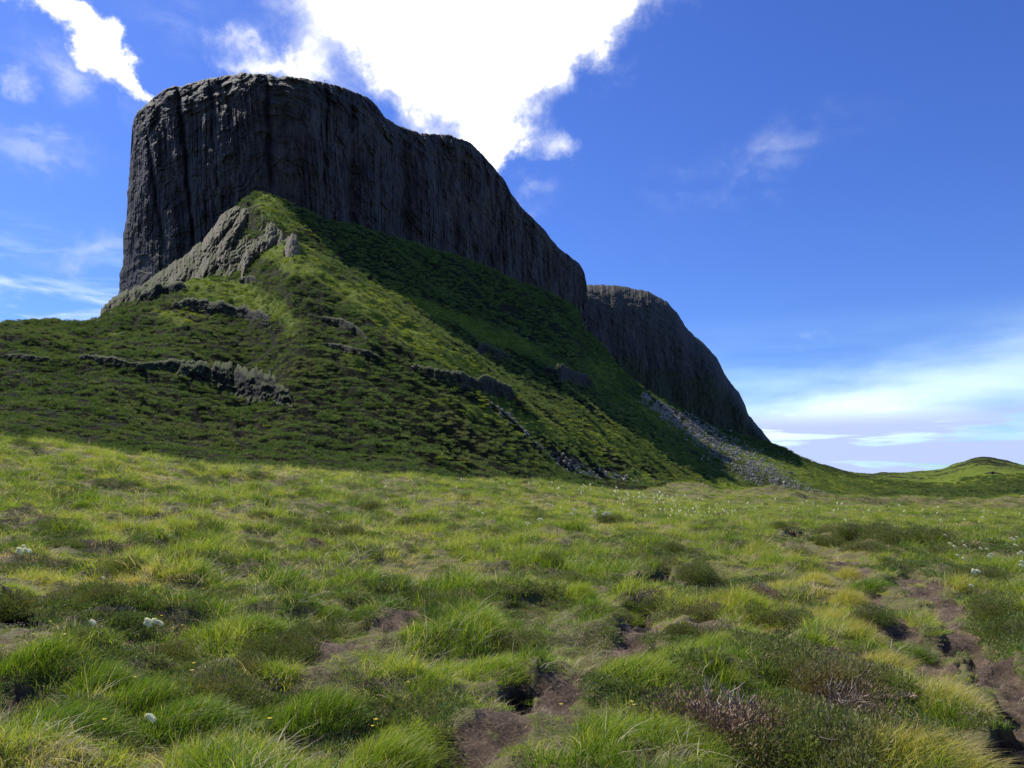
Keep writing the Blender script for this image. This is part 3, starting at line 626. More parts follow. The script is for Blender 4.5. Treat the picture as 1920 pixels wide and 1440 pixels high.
def build_grass():
    m = M['grass']; items = []
    for k in range(4): items.append((*blades(46, .085, .07, .19, .0038, .8, .20, 10+k), m))        # 0-3 tall tufts
    for k in range(3): items.append((*blades(64, .11, .025, .065, .0040, 1.0, .12, 30+k), m))       # 4-6 short turf
    for k in range(2): items.append((*blades(34, .11, .05, .15, .0042, 1.6, .5, 40+k), m))           # 7-8 flattened, straw-like
    for k in range(3): items.append((*leafdome(150, .11, .05, .008, 45+k, 4), M['heath']))           # 9-11 sprigs of low heather
    for k in range(2): items.append((*leafdome(120, .12, .025, .007, 48+k, 4), M['litter']))         # 12-13 dry brown litter
    for k in range(2): items.append((*blades(9, .10, .14, .27, .0032, 1.2, .35, 90+k), M['dry']))         # 14-15 dead stalks
    coll = source_collection('grass_tuft', items)
    Ps, Rs, Ss, Is, Ts = [], [], [], [], []
    for (y0, y1, dens, s, amn) in ((3.2, 6.5, 260, .95, -.8), (6.5, 11, 150, 1.1, -.8), (11, 20, 66, 1.5, -.8), (20, 40, 24, 2.2, -.8), (40, 75, 9, 3.2, -.8), (75, 140, 4.2, 4.2, -.15), (140, 330, 1.5, 6.5, .05), (330, 520, .7, 8.5, .15)):
        X, Y = field(y0, y1, dens, .8, amn)
        yd = np.interp(X/Y, A, ydip); m_, dep = peat_mask(X, Y); m2, _ = peat_mask(X, Y, 2.0, .9)
        hmp = fbm(X*.85, Y*.85, 2, 3)
        onp = m_ > .5; keep = (Y < yd) & np.where(onp, rng.random(len(X)) < .42, rng.random(len(X)) > m_*1.05+.32*m2)
        X, Y, dep, hmp, m2, onp = X[keep], Y[keep], dep[keep], hmp[keep], m2[keep], onp[keep]; n = len(X)
        Z = height(X, Y, dep); big = fbm(X*.33, Y*.33, 3, 55); det = fbm(X*1.7, Y*1.7, 2, 58)
        px, py = proj(X, Y, Z)
        tall = np.clip(.42+.8*big+.55*hmp+.35*det+rng.normal(0, .14, n)-.9*m2, 0, 1); t = tint_field(X, Y)+rng.normal(0, .085, n)
        typ = np.where(tall > .56, rng.integers(0, 4, n), rng.integers(4, 7, n))
        straw = (rng.random(n) < .06+.30*np.clip(t-.42, 0, 1)*2); typ = np.where(straw, rng.integers(7, 9, n), typ); t = np.where(straw, t+.28, t)
        t = np.where((tall <= .56) & ~straw, t+.04, t)
        hth = fbm(X*.42, Y*.42, 4, 83)+.30*np.exp(-((px-260)/260)**2-((py-1110)/70)**2)+.45*np.exp(-((px-1640)/170)**2-((py-1015)/28)**2)+.22*np.exp(-((px-500)/330)**2-((py-1000)/45)**2)+.4*np.exp(-((px-1480)/140)**2-((py-1350)/90)**2)+.25*np.exp(-((px-1350)/70)**2-((py-1170)/60)**2)
        isH = (hth+rng.normal(0, .10, n) > .36) & (rng.random(n) < .85); typ = np.where(isH, rng.integers(9, 12, n), typ); t = np.where(isH, rng.uniform(.25, 1.0, n), t)
        lit = fbm(X*.6, Y*.6, 3, 87)+.25*np.exp(-((px-280)/250)**2-((py-1110)/80)**2)
        isL = (lit+rng.normal(0, .12, n) > .42) & (rng.random(n) < .6) & ~isH; typ = np.where(isL, rng.integers(12, 14, n), typ)
        isD = (rng.random(n) < .08+.06*(px < 800)) & ~isH & ~isL; typ = np.where(isD, rng.integers(14, 16, n), typ)
        typ = np.where(onp, np.where(rng.random(n) < .8, rng.integers(12, 14, n), 15), typ)
        sc = np.where(onp, .55, 1)*s*(.75+.5*tall)*rng.uniform(.75, 1.25, n); sc = np.where(isH & ~onp, s*rng.uniform(.9, 1.5, n), sc)
        zs = sc*(.8+.35*tall)*(1 if s < 2 else (2.0/s)**.62)
        P = np.stack([X, Y, Z], 1); Ps.append(P); Rs.append(np.stack([rng.normal(0, .12, n), .08+rng.normal(0, .14, n), np.where(rng.random(n) < .4, rng.random(n)*6.28, rng.normal(0, .8, n))], 1))
        Ss.append(np.stack([sc, sc, zs], 1)); Is.append(typ); Ts.append(np.clip(t, 0, 1))
    o = scatter('grass', coll, np.vstack(Ps), np.vstack(Rs), np.vstack(Ss), np.concatenate(Is), np.concatenate(Ts))
    tag(o, 'windblown moor grass, green to straw yellow, covering the near ground', 'grass', kind='stuff')
def build_hill_cover():
    items = [(*leafdome(150, 1.0, .75, .13, 60+k, 5), M['heath_far']) for k in range(5)]
    items += [(*leafdome(90, 1.0, .30, .16, 70+k, 6), M['hillgrass']) for k in range(3)]
    coll = source_collection('heather_clump', items)
    Ps, Rs, Ss, Is, Ts = [], [], [], [], []
    for (y0, y1, dens, s) in ((85, 150, .80, .72), (150, 260, .62, .90), (260, 420, .42, 1.1), (420, 720, .13, 1.8), (720, 1150, .05, 2.6)):
        X, Y = field(y0, y1, dens, .72, -.74 if y0 < 400 else -.15)
        yd = np.interp(X/Y, A, ydip); g = grassy(X, Y); yt = np.interp(X/Y, A, KY[10])
        n1 = fbm(X/22, Y/11, 4, 91)
        pxx = 960+F*X/Y; n = len(X)
        isg = (g+.55*n1+rng.normal(0, .10, n)) > .55
        ppx, ppy = proj(X, Y, base_h(X, Y)); bare = np.zeros(n)
        for key in SCREE:
            q = np.array(SCREE[key], float)
            dist = np.abs(ppy-np.interp(ppx, q[:, 0], q[:, 1])); bare = np.maximum(bare, ((dist < np.interp(ppx, q[:, 0], q[:, 2])*(1.5 if key == 'a' else .9)) & (ppx > q[0, 0]) & (ppx < q[-1, 0]-40)).astype(float))
        keep = (Y > yd*1.02) & (Y < yt*1.01) & (rng.random(n) > bare*.85) & (rng.random(n) < np.where(isg, .55, .95))
        keep &= ~((pxx < 200) & (Y > np.interp(X/Y, A, KY[8])))
        X, Y, isg, n1 = X[keep], Y[keep], isg[keep], n1[keep]; n = len(X); Z = height(X, Y, np.zeros(n)); sc = s*rng.uniform(.55, 1.35, n)
        Ps.append(np.stack([X, Y, Z-.1*sc], 1)); Rs.append(np.stack([0*X, 0*X, rng.random(n)*6.28], 1)); Ss.append(np.stack([sc*1.15, sc, sc*rng.uniform(.7, 1.25, n)], 1))
        Is.append(np.where(isg, rng.integers(5, 8, n), rng.integers(0, 5, n))); cliff_shade = sstep(Y, np.interp(X/Y, A, KY[9])*1.02, np.interp(X/Y, A, KY[10])*.9)*(X/Y > -.28)
        Ts.append(np.clip(.40+.42*fbm(X/24, Y/17, 4, 95)+rng.normal(0, .15, n)+.2*n1-.5*cliff_shade, 0, 1))  # tint lowered below the cliffs: their shade painted into the heather colour
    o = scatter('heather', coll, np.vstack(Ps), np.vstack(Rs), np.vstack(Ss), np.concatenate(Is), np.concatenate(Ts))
    tag(o, 'dark green heather cover all over the hillside below the cliff', 'heather', kind='stuff')

# ------------------------------------------------------------------ rocks
def ico(sub=1):
    import bmesh
    bm = bmesh.new(); bmesh.ops.create_icosphere(bm, subdivisions=sub, radius=1)
    V = np.array([v.co[:] for v in bm.verts]); Fc = np.array([[v.index for v in f.verts] for f in bm.faces]); bm.free(); return V, Fc
ICV, ICF = ico(1); ICV2, ICF2 = ico(3)
def stone_shape(g, V):
    n = g.normal(0, 1, (9, 3)); n /= np.linalg.norm(n, axis=1)[:, None]; d = g.uniform(.55, .95, 9)
    r = np.ones(len(V))
    for a, b in zip(n, d):
        k = V@a; r = np.where(k > 1e-3, np.minimum(r, b/np.maximum(k, 1e-3)), r)
    return V*r[:, None]
SCREE = {  # centre line in the photo: px, py, half width px
    'a': [(920, 786, 4), (955, 808, 5), (985, 832, 6), (1020, 852, 7), (1060, 876, 12), (1100, 893, 17), (1140, 905, 18), (1200, 914, 14), (1240, 920, 9)],
    'b': [(1205, 742, 9), (1250, 775, 16), (1300, 805, 24), (1345, 838, 30), (1400, 872, 32), (1450, 900, 32), (1490, 918, 26), (1530, 932, 14), (1580, 940, 5)]}
def build_scree(key, n, smin, smax, label):
    g = np.random.default_rng(hash(key) % 1000 if False else ord(key)); p = np.array(SCREE[key], float)
    t = np.concatenate([[0], np.cumsum(np.hypot(np.diff(p[:, 0]), np.diff(p[:, 1])))]); u = g.random(n)*t[-1]
    cx = np.interp(u, t, p[:, 0]); cy = np.interp(u, t, p[:, 1]); w = np.interp(u, t, p[:, 2]); off = np.clip(g.normal(0, .62, n), -1.7, 1.7)*w
    px = cx+off*.55; py = cy-off*.75+g.normal(0, 1.5, n)
    clump = gnoise(px/14, py/9, 5) > (-.25 if key == 'b' else -.05)
    uu = u/t[-1]; clump &= (g.random(n) > sstep(uu, .55, 1.0)*.85) & (g.random(n) > .5*sstep(np.abs(off)/(w+1e-6), .5, 1.2))
    px, py = px[clump], py[clump]
    # keep a lookup coarse: intersect a grid then snap
    Vs, Fs = [], []; k = 0; big = []
    Ys = np.exp(np.linspace(math.log(90), math.log(1300), 500))
    for i in range(0, len(px), 500):
        X, Y, Z = unproj(px[i:i+500, None], py[i:i+500, None], Ys[None, :]); Y = Y+0*X; D = base_h(X, Y)-Z; j = np.argmax(D > 0, axis=1)
        X = X[np.arange(len(j)), j]; Y = Y[np.arange(len(j)), j]; Z = height(X, Y, np.zeros(len(X)))
        for x, y, z in zip(X, Y, Z):
            s = g.uniform(smin, smax)*(1+1.8*g.random()**8)*y/400.
            V = stone_shape(g, ICV)*s*g.uniform(.6, 1.2, 3); a = g.random()*6.28; c_, s_ = math.cos(a), math.sin(a)
            V = np.stack([V[:, 0]*c_-V[:, 1]*s_, V[:, 0]*s_+V[:, 1]*c_, V[:, 2]], 1)+[x, y, z+s*.45]
            Vs.append(V); Fs.append(ICF+k); k += len(V)
    o = mesh_np('scree', np.vstack(Vs), np.vstack(Fs), M['stone'], smooth=False)
    tag(o, label, 'scree', kind='stuff')
def build_boulders():
    spots = [(938, 797), (1002, 842), (1048, 868), (1078, 882), (1104, 890), (1128, 903), (1150, 909), (1188, 913), (1216, 917), (1236, 921), (1262, 926), (1172, 905), (1082, 900),
             (1282, 800), (1318, 828), (1362, 850), (1392, 880), (1430, 890), (1468, 914), (1508, 925), (1556, 938), (1412, 905), (1448, 918), (1352, 882), (1588, 930)]
    protos = []
    g = np.random.default_rng(5)
    for k in range(4):
        V = stone_shape(g, ICV2)*[1.15, .9, .75]; V = V*(1+.05*gnoise(V[:, 0]*3+k, V[:, 1]*3+V[:, 2]*2, k))[:, None]
        o = mesh_np('boulder', V, ICF2, M['stone'], smooth=False, link=False); protos.append(o)
    for i, (px, py) in enumerate(spots):
        x, y, z = ground_at(px, py, 90); s = random.uniform(.45, .75)*y/330
        o = protos[i % 4].copy(); COL.objects.link(o); o.location = (x, y, float(height(x, y, np.zeros(1))[0])+s*.25); o.scale = (s, s, s); o.rotation_euler = (0, 0, random.random()*6)
        if px < 1270: tag(o, 'pale grey boulder along the narrow left-hand scree', 'boulder', 'boulders on the narrow left scree')
        else: tag(o, 'pale grey boulder on or beside the wide right-hand scree', 'boulder', 'boulders on the wide right scree')

def crag(name, label, line, h_px, mat, depth_push=.35, seed=0, rough=1.0, cat='rock outcrop', steps=1.0, z_off=0):
    """broken rock band standing out of the slope along a line seen in the photo (line = its foot)"""
    p = np.array(line, float); L = np.concatenate([[0], np.cumsum(np.hypot(np.diff(p[:, 0]), np.diff(p[:, 1])))])
    n = max(50, int(L[-1]*1.3)); u = np.linspace(0, L[-1], n); px = np.interp(u, L, p[:, 0]); py = np.interp(u, L, p[:, 1])
    kx = np.linspace(0, n-1, 9); g = [ground_at(px[int(i)], py[int(i)], 62, 1500, True) for i in kx]
    Yb = np.interp(np.arange(n), kx, [q[1] for q in g])
    hp = np.interp(u/L[-1], np.linspace(0, 1, len(h_px)), h_px)*1.3
    hp = hp*(1+.32*fbm(u/28., 0*u+seed, 3, seed)+.10*gnoise(u/6., 0*u, seed))*np.minimum(1, np.minimum(u, L[-1]-u)/10+.05)
    nt = 36; t = np.linspace(-.35, 1, nt)[:, None]
    PX = px[None, :]+0*t; PY = py[None, :]-hp[None, :]*t; H = hp*Yb/F
    D = Yb[None, :]+H[None, :]*depth_push*np.maximum(t, -.1)+0*PX
    s = (u*Yb.mean()/F)[None, :]; zz = H[None, :]*t; sc = max(H.mean(), 2)
    blk = gnoise(s/sc*2.2+.5*zz/sc, zz/sc*.9, seed+1); blk = np.round(blk*4)/4
    D = D-rough*sc*(.24*fbm(s/sc*1.2, zz/sc*.9, 4, seed+2)+.20*blk+.10*fbm(s/sc*3, zz/sc*3, 3, seed+3, ridged=True)+.06*fbm(s/sc*9, zz/sc*8, 2, seed+6))*(1-.9*np.clip(t, 0, 1)**1.8)
    D = D+H[None, :]*.5*(1-np.sqrt(1-np.clip((t-.7)/.3, 0, 1)**2))
    X, Y, Z = unproj(PX, PY, D)
    rows = [(X, Y, Z)]
    for dy, dz in ((.5, .08), (1.4, .3), (2.6, 1.6)):
        yy = Y[-1]+dy*H; rows.append(((X[-1]/Y[-1]*yy)[None], yy[None], (Z[-1]-dz*H)[None]))
    X, Y, Z = [np.vstack([r[i] for r in rows]) for i in range(3)]
    V = np.stack([X, Y, Z+z_off+.4], -1).reshape(-1, 3)
    o = mesh_np(name, V, grid_faces(*X.shape), mat); tag(o, label, cat); return o
def build_buttress():
    """tilted slabs of tan rock at the foot of the prow"""
    top = [(186, 600), (190, 578), (205, 562), (225, 550), (262, 536), (285, 522), (305, 505), (330, 490), (352, 476), (362, 460), (378, 455), (388, 440), (402, 424), (412, 404), (432, 392), (450, 384), (468, 382), (482, 390), (497, 402), (515, 418), (530, 436), (545, 452)]
    bot = [(186, 612), (215, 598), (260, 572), (300, 556), (345, 530), (370, 524), (430, 513), (480, 507), (520, 492), (545, 482)]
    ns, nt = 520, 170
    x = np.linspace(186, 545, ns); ty = np.interp(x, *np.array(top).T); by = np.interp(x, *np.array(bot).T)+14
    ty = ty-4.5*fbm(x/16, 0*x, 4, 5)-2*gnoise(x/5, 0*x, 7); ty = np.minimum(ty, by-4)
    t = np.linspace(0, 1, nt)[:, None]; PX = x[None, :]+14*(1-t)*np.sin(np.pi*(x[None, :]-186)/359)*0; PY = by[None, :]+(ty-by)[None, :]*t
    Db = np.interp(x, [186, 225, 300, 370, 450, 545], [292, 300, 312, 316, 312, 296])-6
    Dt = np.interp(x, [186, 225, 300, 352, 400, 440, 480, 545], [305, 330, 372, 385, 384, 382, 372, 330])
    D = Db[None, :]+(Dt-Db)[None, :]*t**1.1
    q = PX+(.42)*(PY-480)          # slabs lean: top to the left
    w = np.clip(1.0-np.abs(x-400)/330, .35, 1)[None, :]
    slab = 1-np.abs(((q/41+.55*gnoise(q/46, PY/70, 12)) % 1)*2-1)**1.2
    D = D-w*(12*slab+7*fbm(q/30, PY/55, 4, 15)+2.2*fbm(q/9, PY/18, 3, 17, ridged=True)+1.8*fbm(q/5, PY/5, 3, 19)+1.6*np.round(3*gnoise(q/11, PY/13, 23))/3)+4
    D = D+14*(1-np.sqrt(1-np.clip((t-.85)/.15, 0, 1)**2*.99))
    X, Y, Z = unproj(PX, PY, D); rows = [(X, Y, Z)]
    for dy, dz in ((8, 2), (22, 9), (45, 40)):
        yy = Y[-1]+dy; rows.append(((X[-1]/Y[-1]*yy)[None], yy[None], (Z[-1]-dz)[None]))
    X, Y, Z = [np.vstack([r[i] for r in rows]) for i in range(3)]
    o = mesh_np('rock_buttress', np.stack([X, Y, Z], -1).reshape(-1, 3), grid_faces(*X.shape), M['tan'])
    tag(o, 'tan sunlit rock buttress of slanting slabs at the foot of the cliff prow', 'rock buttress')
def build_crags():
    c = M['crag']
    crag('rock_pinnacle', 'short pale rock knob on top of the bright green spur', [(530, 478), (545, 482), (565, 476)], [26, 34, 20], M['tan'], seed=3)
    crag('rock_outcrop', 'long dark rock band on the grass just below the tan buttress', [(320, 578), (345, 582), (400, 588), (440, 596), (480, 606), (512, 612)], [12, 18, 16, 20, 14], c, seed=11)
    crag('rock_outcrop', 'dark rounded outcrop left of the bright grass under the prow', [(255, 572), (285, 560), (320, 552), (352, 545)], [10, 16, 14, 16], c, seed=12)
    crag('rock_outcrop', 'dark broken cliff with a black overhang in the middle of the heather slope', [(330, 706), (385, 718), (420, 736), (460, 752), (500, 757), (550, 764)], [14, 26, 40, 44, 42, 20], c, .55, 13, 1.1)
    crag('rock_outcrop', 'low grey rock step in heather at the far left of the slope', [(145, 676), (200, 684), (260, 694), (330, 700), (385, 712)], [8, 10, 8, 18, 22], c, seed=14)
    crag('rock_outcrop', 'dark rock band on the sunlit spur above the narrow scree', [(770, 690), (810, 712), (850, 722), (890, 733), (930, 742), (968, 748)], [6, 14, 19, 20, 24, 14], c, .5, 15, 1.1)
    crag('rock_outcrop', 'shaded outcrop at the upper end of the green strip behind the spur', [(890, 662), (920, 668), (960, 680)], [10, 16, 8], c, seed=16)
    crag('rock_outcrop', 'shaded rock band at the lower end of the green strip', [(1015, 702), (1050, 716), (1085, 724), (1112, 736)], [12, 22, 24, 16], c, seed=17)
    crag('rock_outcrop', 'thin broken ledge across the heather face of the spur', [(600, 650), (640, 662), (690, 668), (720, 680)], [5, 10, 8, 5], c, seed=18)
    crag('rock_outcrop', 'small dark rocks in bright grass below the pinnacle', [(448, 528), (470, 532), (488, 534)], [8, 12, 6], c, seed=19)
    crag('rock_outcrop', 'dark rocky ledge beside the bright grass on the spur crest', [(600, 600), (650, 618), (690, 640)], [6, 12, 7], c, seed=20)
    crag('rock_outcrop', 'pale ledge in deep shade under the farther knoll', [(1140, 665), (1165, 672), (1190, 684)], [8, 12, 8], M['stone'], seed=22)
    crag('rock_outcrop', 'small dark ledges on the flank of the distant hill', [(1845, 888), (1865, 889), (1882, 890)], [2, 4, 2], c, seed=23)
    crag('rock_outcrop', 'low rock step at the left edge of the heather slope', [(0, 672), (40, 676), (100, 680)], [5, 7, 4], c, seed=24)

# ------------------------------------------------------------------ plants you could pick out one by one
def put(o, px, py, s=1.0, rz=None, sink=0.0, dy=0):
    x, y, z = ground_at(px, py, 2.5, 400)
    z = float(height(np.array([x]), np.array([y]))[0])
    o.location = (x, y, z-sink); o.rotation_euler = (0, 0, random.random()*6.28 if rz is None else rz); o.scale = (s, s, s); return o
def tube(pts, r0, r1, n=5):
    pts = np.array(pts, float); V = []; Fc = []
    for i, p in enumerate(pts):
        d = pts[min(i+1, len(pts)-1)]-pts[max(i-1, 0)]; d /= np.linalg.norm(d)+1e-9; a = np.cross(d, [.3, .9, .2]); a /= np.linalg.norm(a)+1e-9; b = np.cross(d, a)
        r = r0+(r1-r0)*i/(len(pts)-1)
        for k in range(n):
            t = 2*math.pi*k/n; V.append(p+r*(math.cos(t)*a+math.sin(t)*b))
    for i in range(len(pts)-1):
        for k in range(n): Fc.append([i*n+k, i*n+(k+1) % n, (i+1)*n+(k+1) % n, (i+1)*n+k])
    return np.array(V), np.array(Fc)
def join(parts):
    Vs, Fs, k = [], [], 0
    for V, Fc in parts: Vs.append(V); Fs.append(Fc+k); k += len(V)
    return np.vstack(Vs), np.vstack(Fs)
def twigs(n, rad, hgt, r, seed, lean=0.0, kink=.35):
    g = np.random.default_rng(seed); out = []
    for i in range(n):
        th = g.random()*6.28; p = np.array([g.normal(0, rad*.15), g.normal(0, rad*.15), -.03]); d = np.array([math.cos(th)*g.uniform(.3, 1.3)+lean, math.sin(th)*g.uniform(.3, 1.3), g.uniform(.5, 1.2)]); pts = [p]
        L = rad*g.uniform(.6, 1.2)
        for k in range(5):
            d = d+g.normal(0, kink, 3); d /= np.linalg.norm(d); p = p+d*L/5*[1, 1, hgt/rad]; pts.append(p.copy())
            if k in (1, 2, 3) and g.random() < .8:
                d2 = d+g.normal(0, .7, 3); d2 /= np.linalg.norm(d2); out.append(tube([p, p+d2*L*.2, p+d2*L*.33+[0, 0, .01]], r*.6, r*.25, 4))
        out.append(tube(pts, r, r*.35, 5))
    return join(out)
def make_bush(seed, n, rad, hgt, lw, leaf, wood, nt=26):
    root = empty('heather_bush', (0, 0, 0))
    V, Fc, at = leafdome(n, rad, hgt, lw, seed, 7); mesh_np('foliage', V, Fc, leaf, root, False, at)
    V, Fc = twigs(nt, rad*.75, hgt*.9, .006, seed); mesh_np('stems', V, Fc, wood, root)
    return root
def build_bushes():
    protos = [make_bush(200+k, 10500, .42, .36, .0115, M['heath_o'], M['wood']) for k in range(3)]
    dead = make_bush(210, 5200, .42, .30, .009, M['dead'], M['grey'], 60)
    used = set()
    def bush(px, py, s, label, group=None, kind=None):
        p = dead if kind == 'dead' else protos[int(px+py) % 3]
        if p.name in used: o = copy_tree(p)
        else: o = p; used.add(p.name)
        put(o, px, py, s, sink=.02); tag(o, label, 'heather bush', group)
        if group is None and 'group' in o: del o['group']
        return o
    bush(1352, 1372, 1.25, 'dead brown heather bush with bleached twigs beside the black hollow at the bottom', None, 'dead')
    bush(1290, 1345, .95, 'green and brown heather bush left of the dead brown heather')
    bush(1440, 1265, 1.05, 'dark heather bush overhanging a black gap above the dead brown heather')
    bush(1275, 1200, .7, 'heather bush on the sunny bank right of the bare peat patch')
    G = 'heather bushes between the dead heather and the golden tussocks'
    for (x, y, s) in [(1500, 1300, .9), (1570, 1320, 1.0), (1530, 1365, 1.05), (1610, 1375, 1.0), (1480, 1395, .95), (1560, 1425, 1.1), (1640, 1430, 1.0), (1450, 1350, .8), (1620, 1320, .8)]:
        bush(x, y, s, 'olive green heather bush in the low mass between the dead heather and the golden tussocks', G)
    bush(1590, 1345, .75, 'withered brown heather among the olive heather bushes at the bottom', None, 'dead')
    G = 'heather bushes of the brown patch beyond the path'
    for (x, y, s) in [(1570, 1012, 1.5), (1610, 1004, 1.4), (1650, 1000, 1.6), (1690, 1012, 1.6), (1735, 1010, 1.5), (1600, 1025, 1.5), (1645, 1028, 1.5), (1690, 1035, 1.5), (1740, 1030, 1.6), (1780, 1026, 1.4), (1550, 1026, 1.2), (1710, 995, 1.4), (1765, 1045, 1.1), (1625, 1040, 1.2), (1555, 1000, 1.3), (1800, 1015, 1.2)]:
        bush(x, y, s, 'brownish heather bush in the wide patch beyond the path at right', G)
    G = 'scattered dark heather bushes on the middle moor'
    for (x, y, s) in [(1345, 1020, 1.3), (1400, 1008, 1.3), (1420, 1030, 1.2), (1545, 985, 1.8), (1460, 1000, 1.2), (1330, 985, 1.5), (1190, 925, 1.8), (1140, 985, 1.3), (870, 935, 1.5), (700, 962, 1.2), (760, 980, 1.1), (660, 1010, 1.0), (500, 985, 1.0), (1270, 1040, 1.1), (1310, 1095, 1.0), (1340, 1130, .9), (1310, 1160, .95)]:
        bush(x, y, s, 'small dark heather bush standing in grass on the middle of the moor', G)
    G = 'heather bushes at the right edge'
    for (x, y, s) in [(1905, 1150, 1.1), (1870, 1165, .9), (1915, 1195, 1.0), (1800, 1105, .8), (1755, 1070, .8), (1850, 1095, .8)]:
        bush(x, y, s, 'green heather bush near the right edge beyond the trodden peat', G)
    G = 'heather bushes hidden in the near grass'
    for (x, y, s) in [(560, 1240, .8), (585, 1210, .7), (520, 1255, .7), (415, 1310, .8), (455, 1280, .7), (250, 1085, .8), (345, 1060, .7), (120, 1130, .8), (330, 1210, .6), (860, 1145, .75), (900, 1110, .8), (970, 1210, .7), (800, 1130, .7), (1030, 1075, .7), (380, 965, .9), (190, 1160, .7), (1165, 1160, .6), (640, 1060, .8)]:
        bush(x, y, s, 'low dark heather bush half hidden in the near grass left of the middle', G)
    bush(30, 1128, 1.0, 'dark heather bush over the black hollow at the left edge')
    bush(1235, 1062, 1.15, 'very dark heather bush over a black peat hollow right of the middle')
    bush(1195, 1132, .8, 'dark heather bush on the bank above the bare peat in the middle')
    bush(1475, 1172, .9, 'dark heather bush right of the orange moss')
    bush(1425, 1120, .85, 'brown heather clump on the grassy rise above the orange moss', None, 'dead')
    bush(1640, 1180, .75, 'small heather bush left of the purple peat path')
    # bleached twigs hanging out of the dead heather
    V, Fc = twigs(70, .38, .16, .0065, 77, .5, .22); o = mesh_np('bleached_twigs', V, Fc, M['grey']); put(o, 1395, 1395, 1.0, rz=-.2); o.location.z += .04
    tag(o, 'bundle of pale bleached heather twigs spilling over the black hollow', 'dead twigs')
    V, Fc = twigs(26, .45, .10, .006, 79, .3, .2); o = mesh_np('bleached_twigs', V, Fc, M['grey']); put(o, 35, 1165, .9, rz=.6)
    tag(o, 'thin grey twigs lying across the dark hollow at the left edge', 'dead twigs')
    V, Fc = twigs(40, .3, .12, .005, 80, .3, .2); o = mesh_np('bleached_twigs', V, Fc, M['grey']); put(o, 1452, 1200, 1.0, rz=.6)
    tag(o, 'tangle of pale twigs below the orange moss', 'dead twigs')
    V, Fc, at = leafdome(900, .22, .05, .012, 91, 3); o = mesh_np('orange_moss', V, Fc, M['orange'], attrs=at, smooth=False); put(o, 1452, 1166, 1.0, rz=0)
    o.scale = (1.1, .8, 1); tag(o, 'bright orange moss patch among heather on the bank', 'moss')
def build_tussocks():
    P = {}
    for k, mk in enumerate('abcd'):
        P[mk] = [blades(1700, .36, .13, .29, .0038, .6, .5, 300+k*10+j, 4, .14) for j in range(2)]
    meshes = {(mk, j): mesh_np('grass_tussock', *P[mk][j][:2], M['tuss_'+mk], attrs=P[mk][j][2], smooth=False, link=False) for mk in P for j in range(2)}
    def tuss(px, py, s, mk, label, group=None, rz=None):
        o = meshes[(mk, int(px) % 2)].copy(); COL.objects.link(o); put(o, px, py, s*.78, rz=random.uniform(-.5, .5) if rz is None else rz, sink=.03)
        s *= .8; o.scale = (s*random.uniform(.65, 1.3), s*random.uniform(.65, 1.2), s*random.uniform(.65, 1.1)); o.rotation_euler.y = random.uniform(-.05, .2)
        tag(o, label, 'grass tussock', group); return o
    tuss(1770, 1345, 1.35, 'b', 'big golden green tussock hanging over the dark peat at bottom right')
    tuss(1720, 1440, 1.4, 'b', 'pale golden tussock at the bottom edge beside the dark peat', None)
    tuss(1680, 1300, 1.0, 'b', 'golden tussock left of the biggest golden tussock')
    tuss(1635, 1105, 1.35, 'c', 'tall dark green tussock at the head of the trodden path')
    tuss(1678, 1150, 1.2, 'c', 'dark sided tussock in the middle of the trodden path')
    tuss(1690, 1200, 1.15, 'c', 'dark green tussock between the two strips of purple peat')
    tuss(1540, 1290, 1.2, 'c', 'dark green tussock behind the olive heather at lower right')
    tuss(15, 1110, 1.1, 'a', 'bright green tussock on the bank at the left edge')
    tuss(930, 1268, .95, 'a', 'green tussock leaning over the black hollow beside the bare peat path')
    tuss(1165, 1135, 1.05, 'a', 'green tussock left of the bare peat patch in the middle')
    G = 'golden tussocks of the right-hand moor'
    for (x, y, s) in [(1560, 1170, 1.1), (1600, 1210, 1.1), (1520, 1150, 1.0), (1650, 1240, .9), (1590, 1130, 1.1), (1480, 1110, 1.1), (1530, 1095, 1.1), (1590, 1085, 1.2)]:
        tuss(x, y, s, 'b', 'yellow green tussock among those left of and between the peat strips at right', G)
    G = 'green tussocks round the middle'
    for (x, y, s) in [(1340, 1230, 1.1), (1280, 1260, 1.1), (1390, 1215, 1.0), (1240, 1300, 1.0), (1190, 1290, 1.0), (1090, 1130, 1.1), (1040, 1110, 1.1), (990, 1090, 1.1), (900, 1200, 1.0), (840, 1250, 1.0), (800, 1370, 1.0), (720, 1400, 1.0), (1250, 1400, .9), (1010, 1230, .9), (780, 1200, .9)]:
        tuss(x, y, s, 'a', 'lush green tussock in the middle of the near moor', G)
    G = 'dark tussocks of the left-hand moor'
    for (x, y, s) in [(480, 1200, 1.0), (430, 1190, .9), (620, 1150, 1.0), (190, 1300, 1.1), (80, 1270, 1.0), (270, 1340, 1.1), (360, 1370, 1.0), (500, 1350, 1.0), (130, 1390, 1.0), (600, 1350, 1.0), (690, 1150, .9), (300, 1010, 1.0), (420, 905, 1.4), (330, 890, 1.4), (560, 930, 1.4), (830, 975, 1.3), (150, 960, 1.0)]:
        tuss(x, y, s, 'c', 'dark green grass tussock in the left half of the near moor', G)
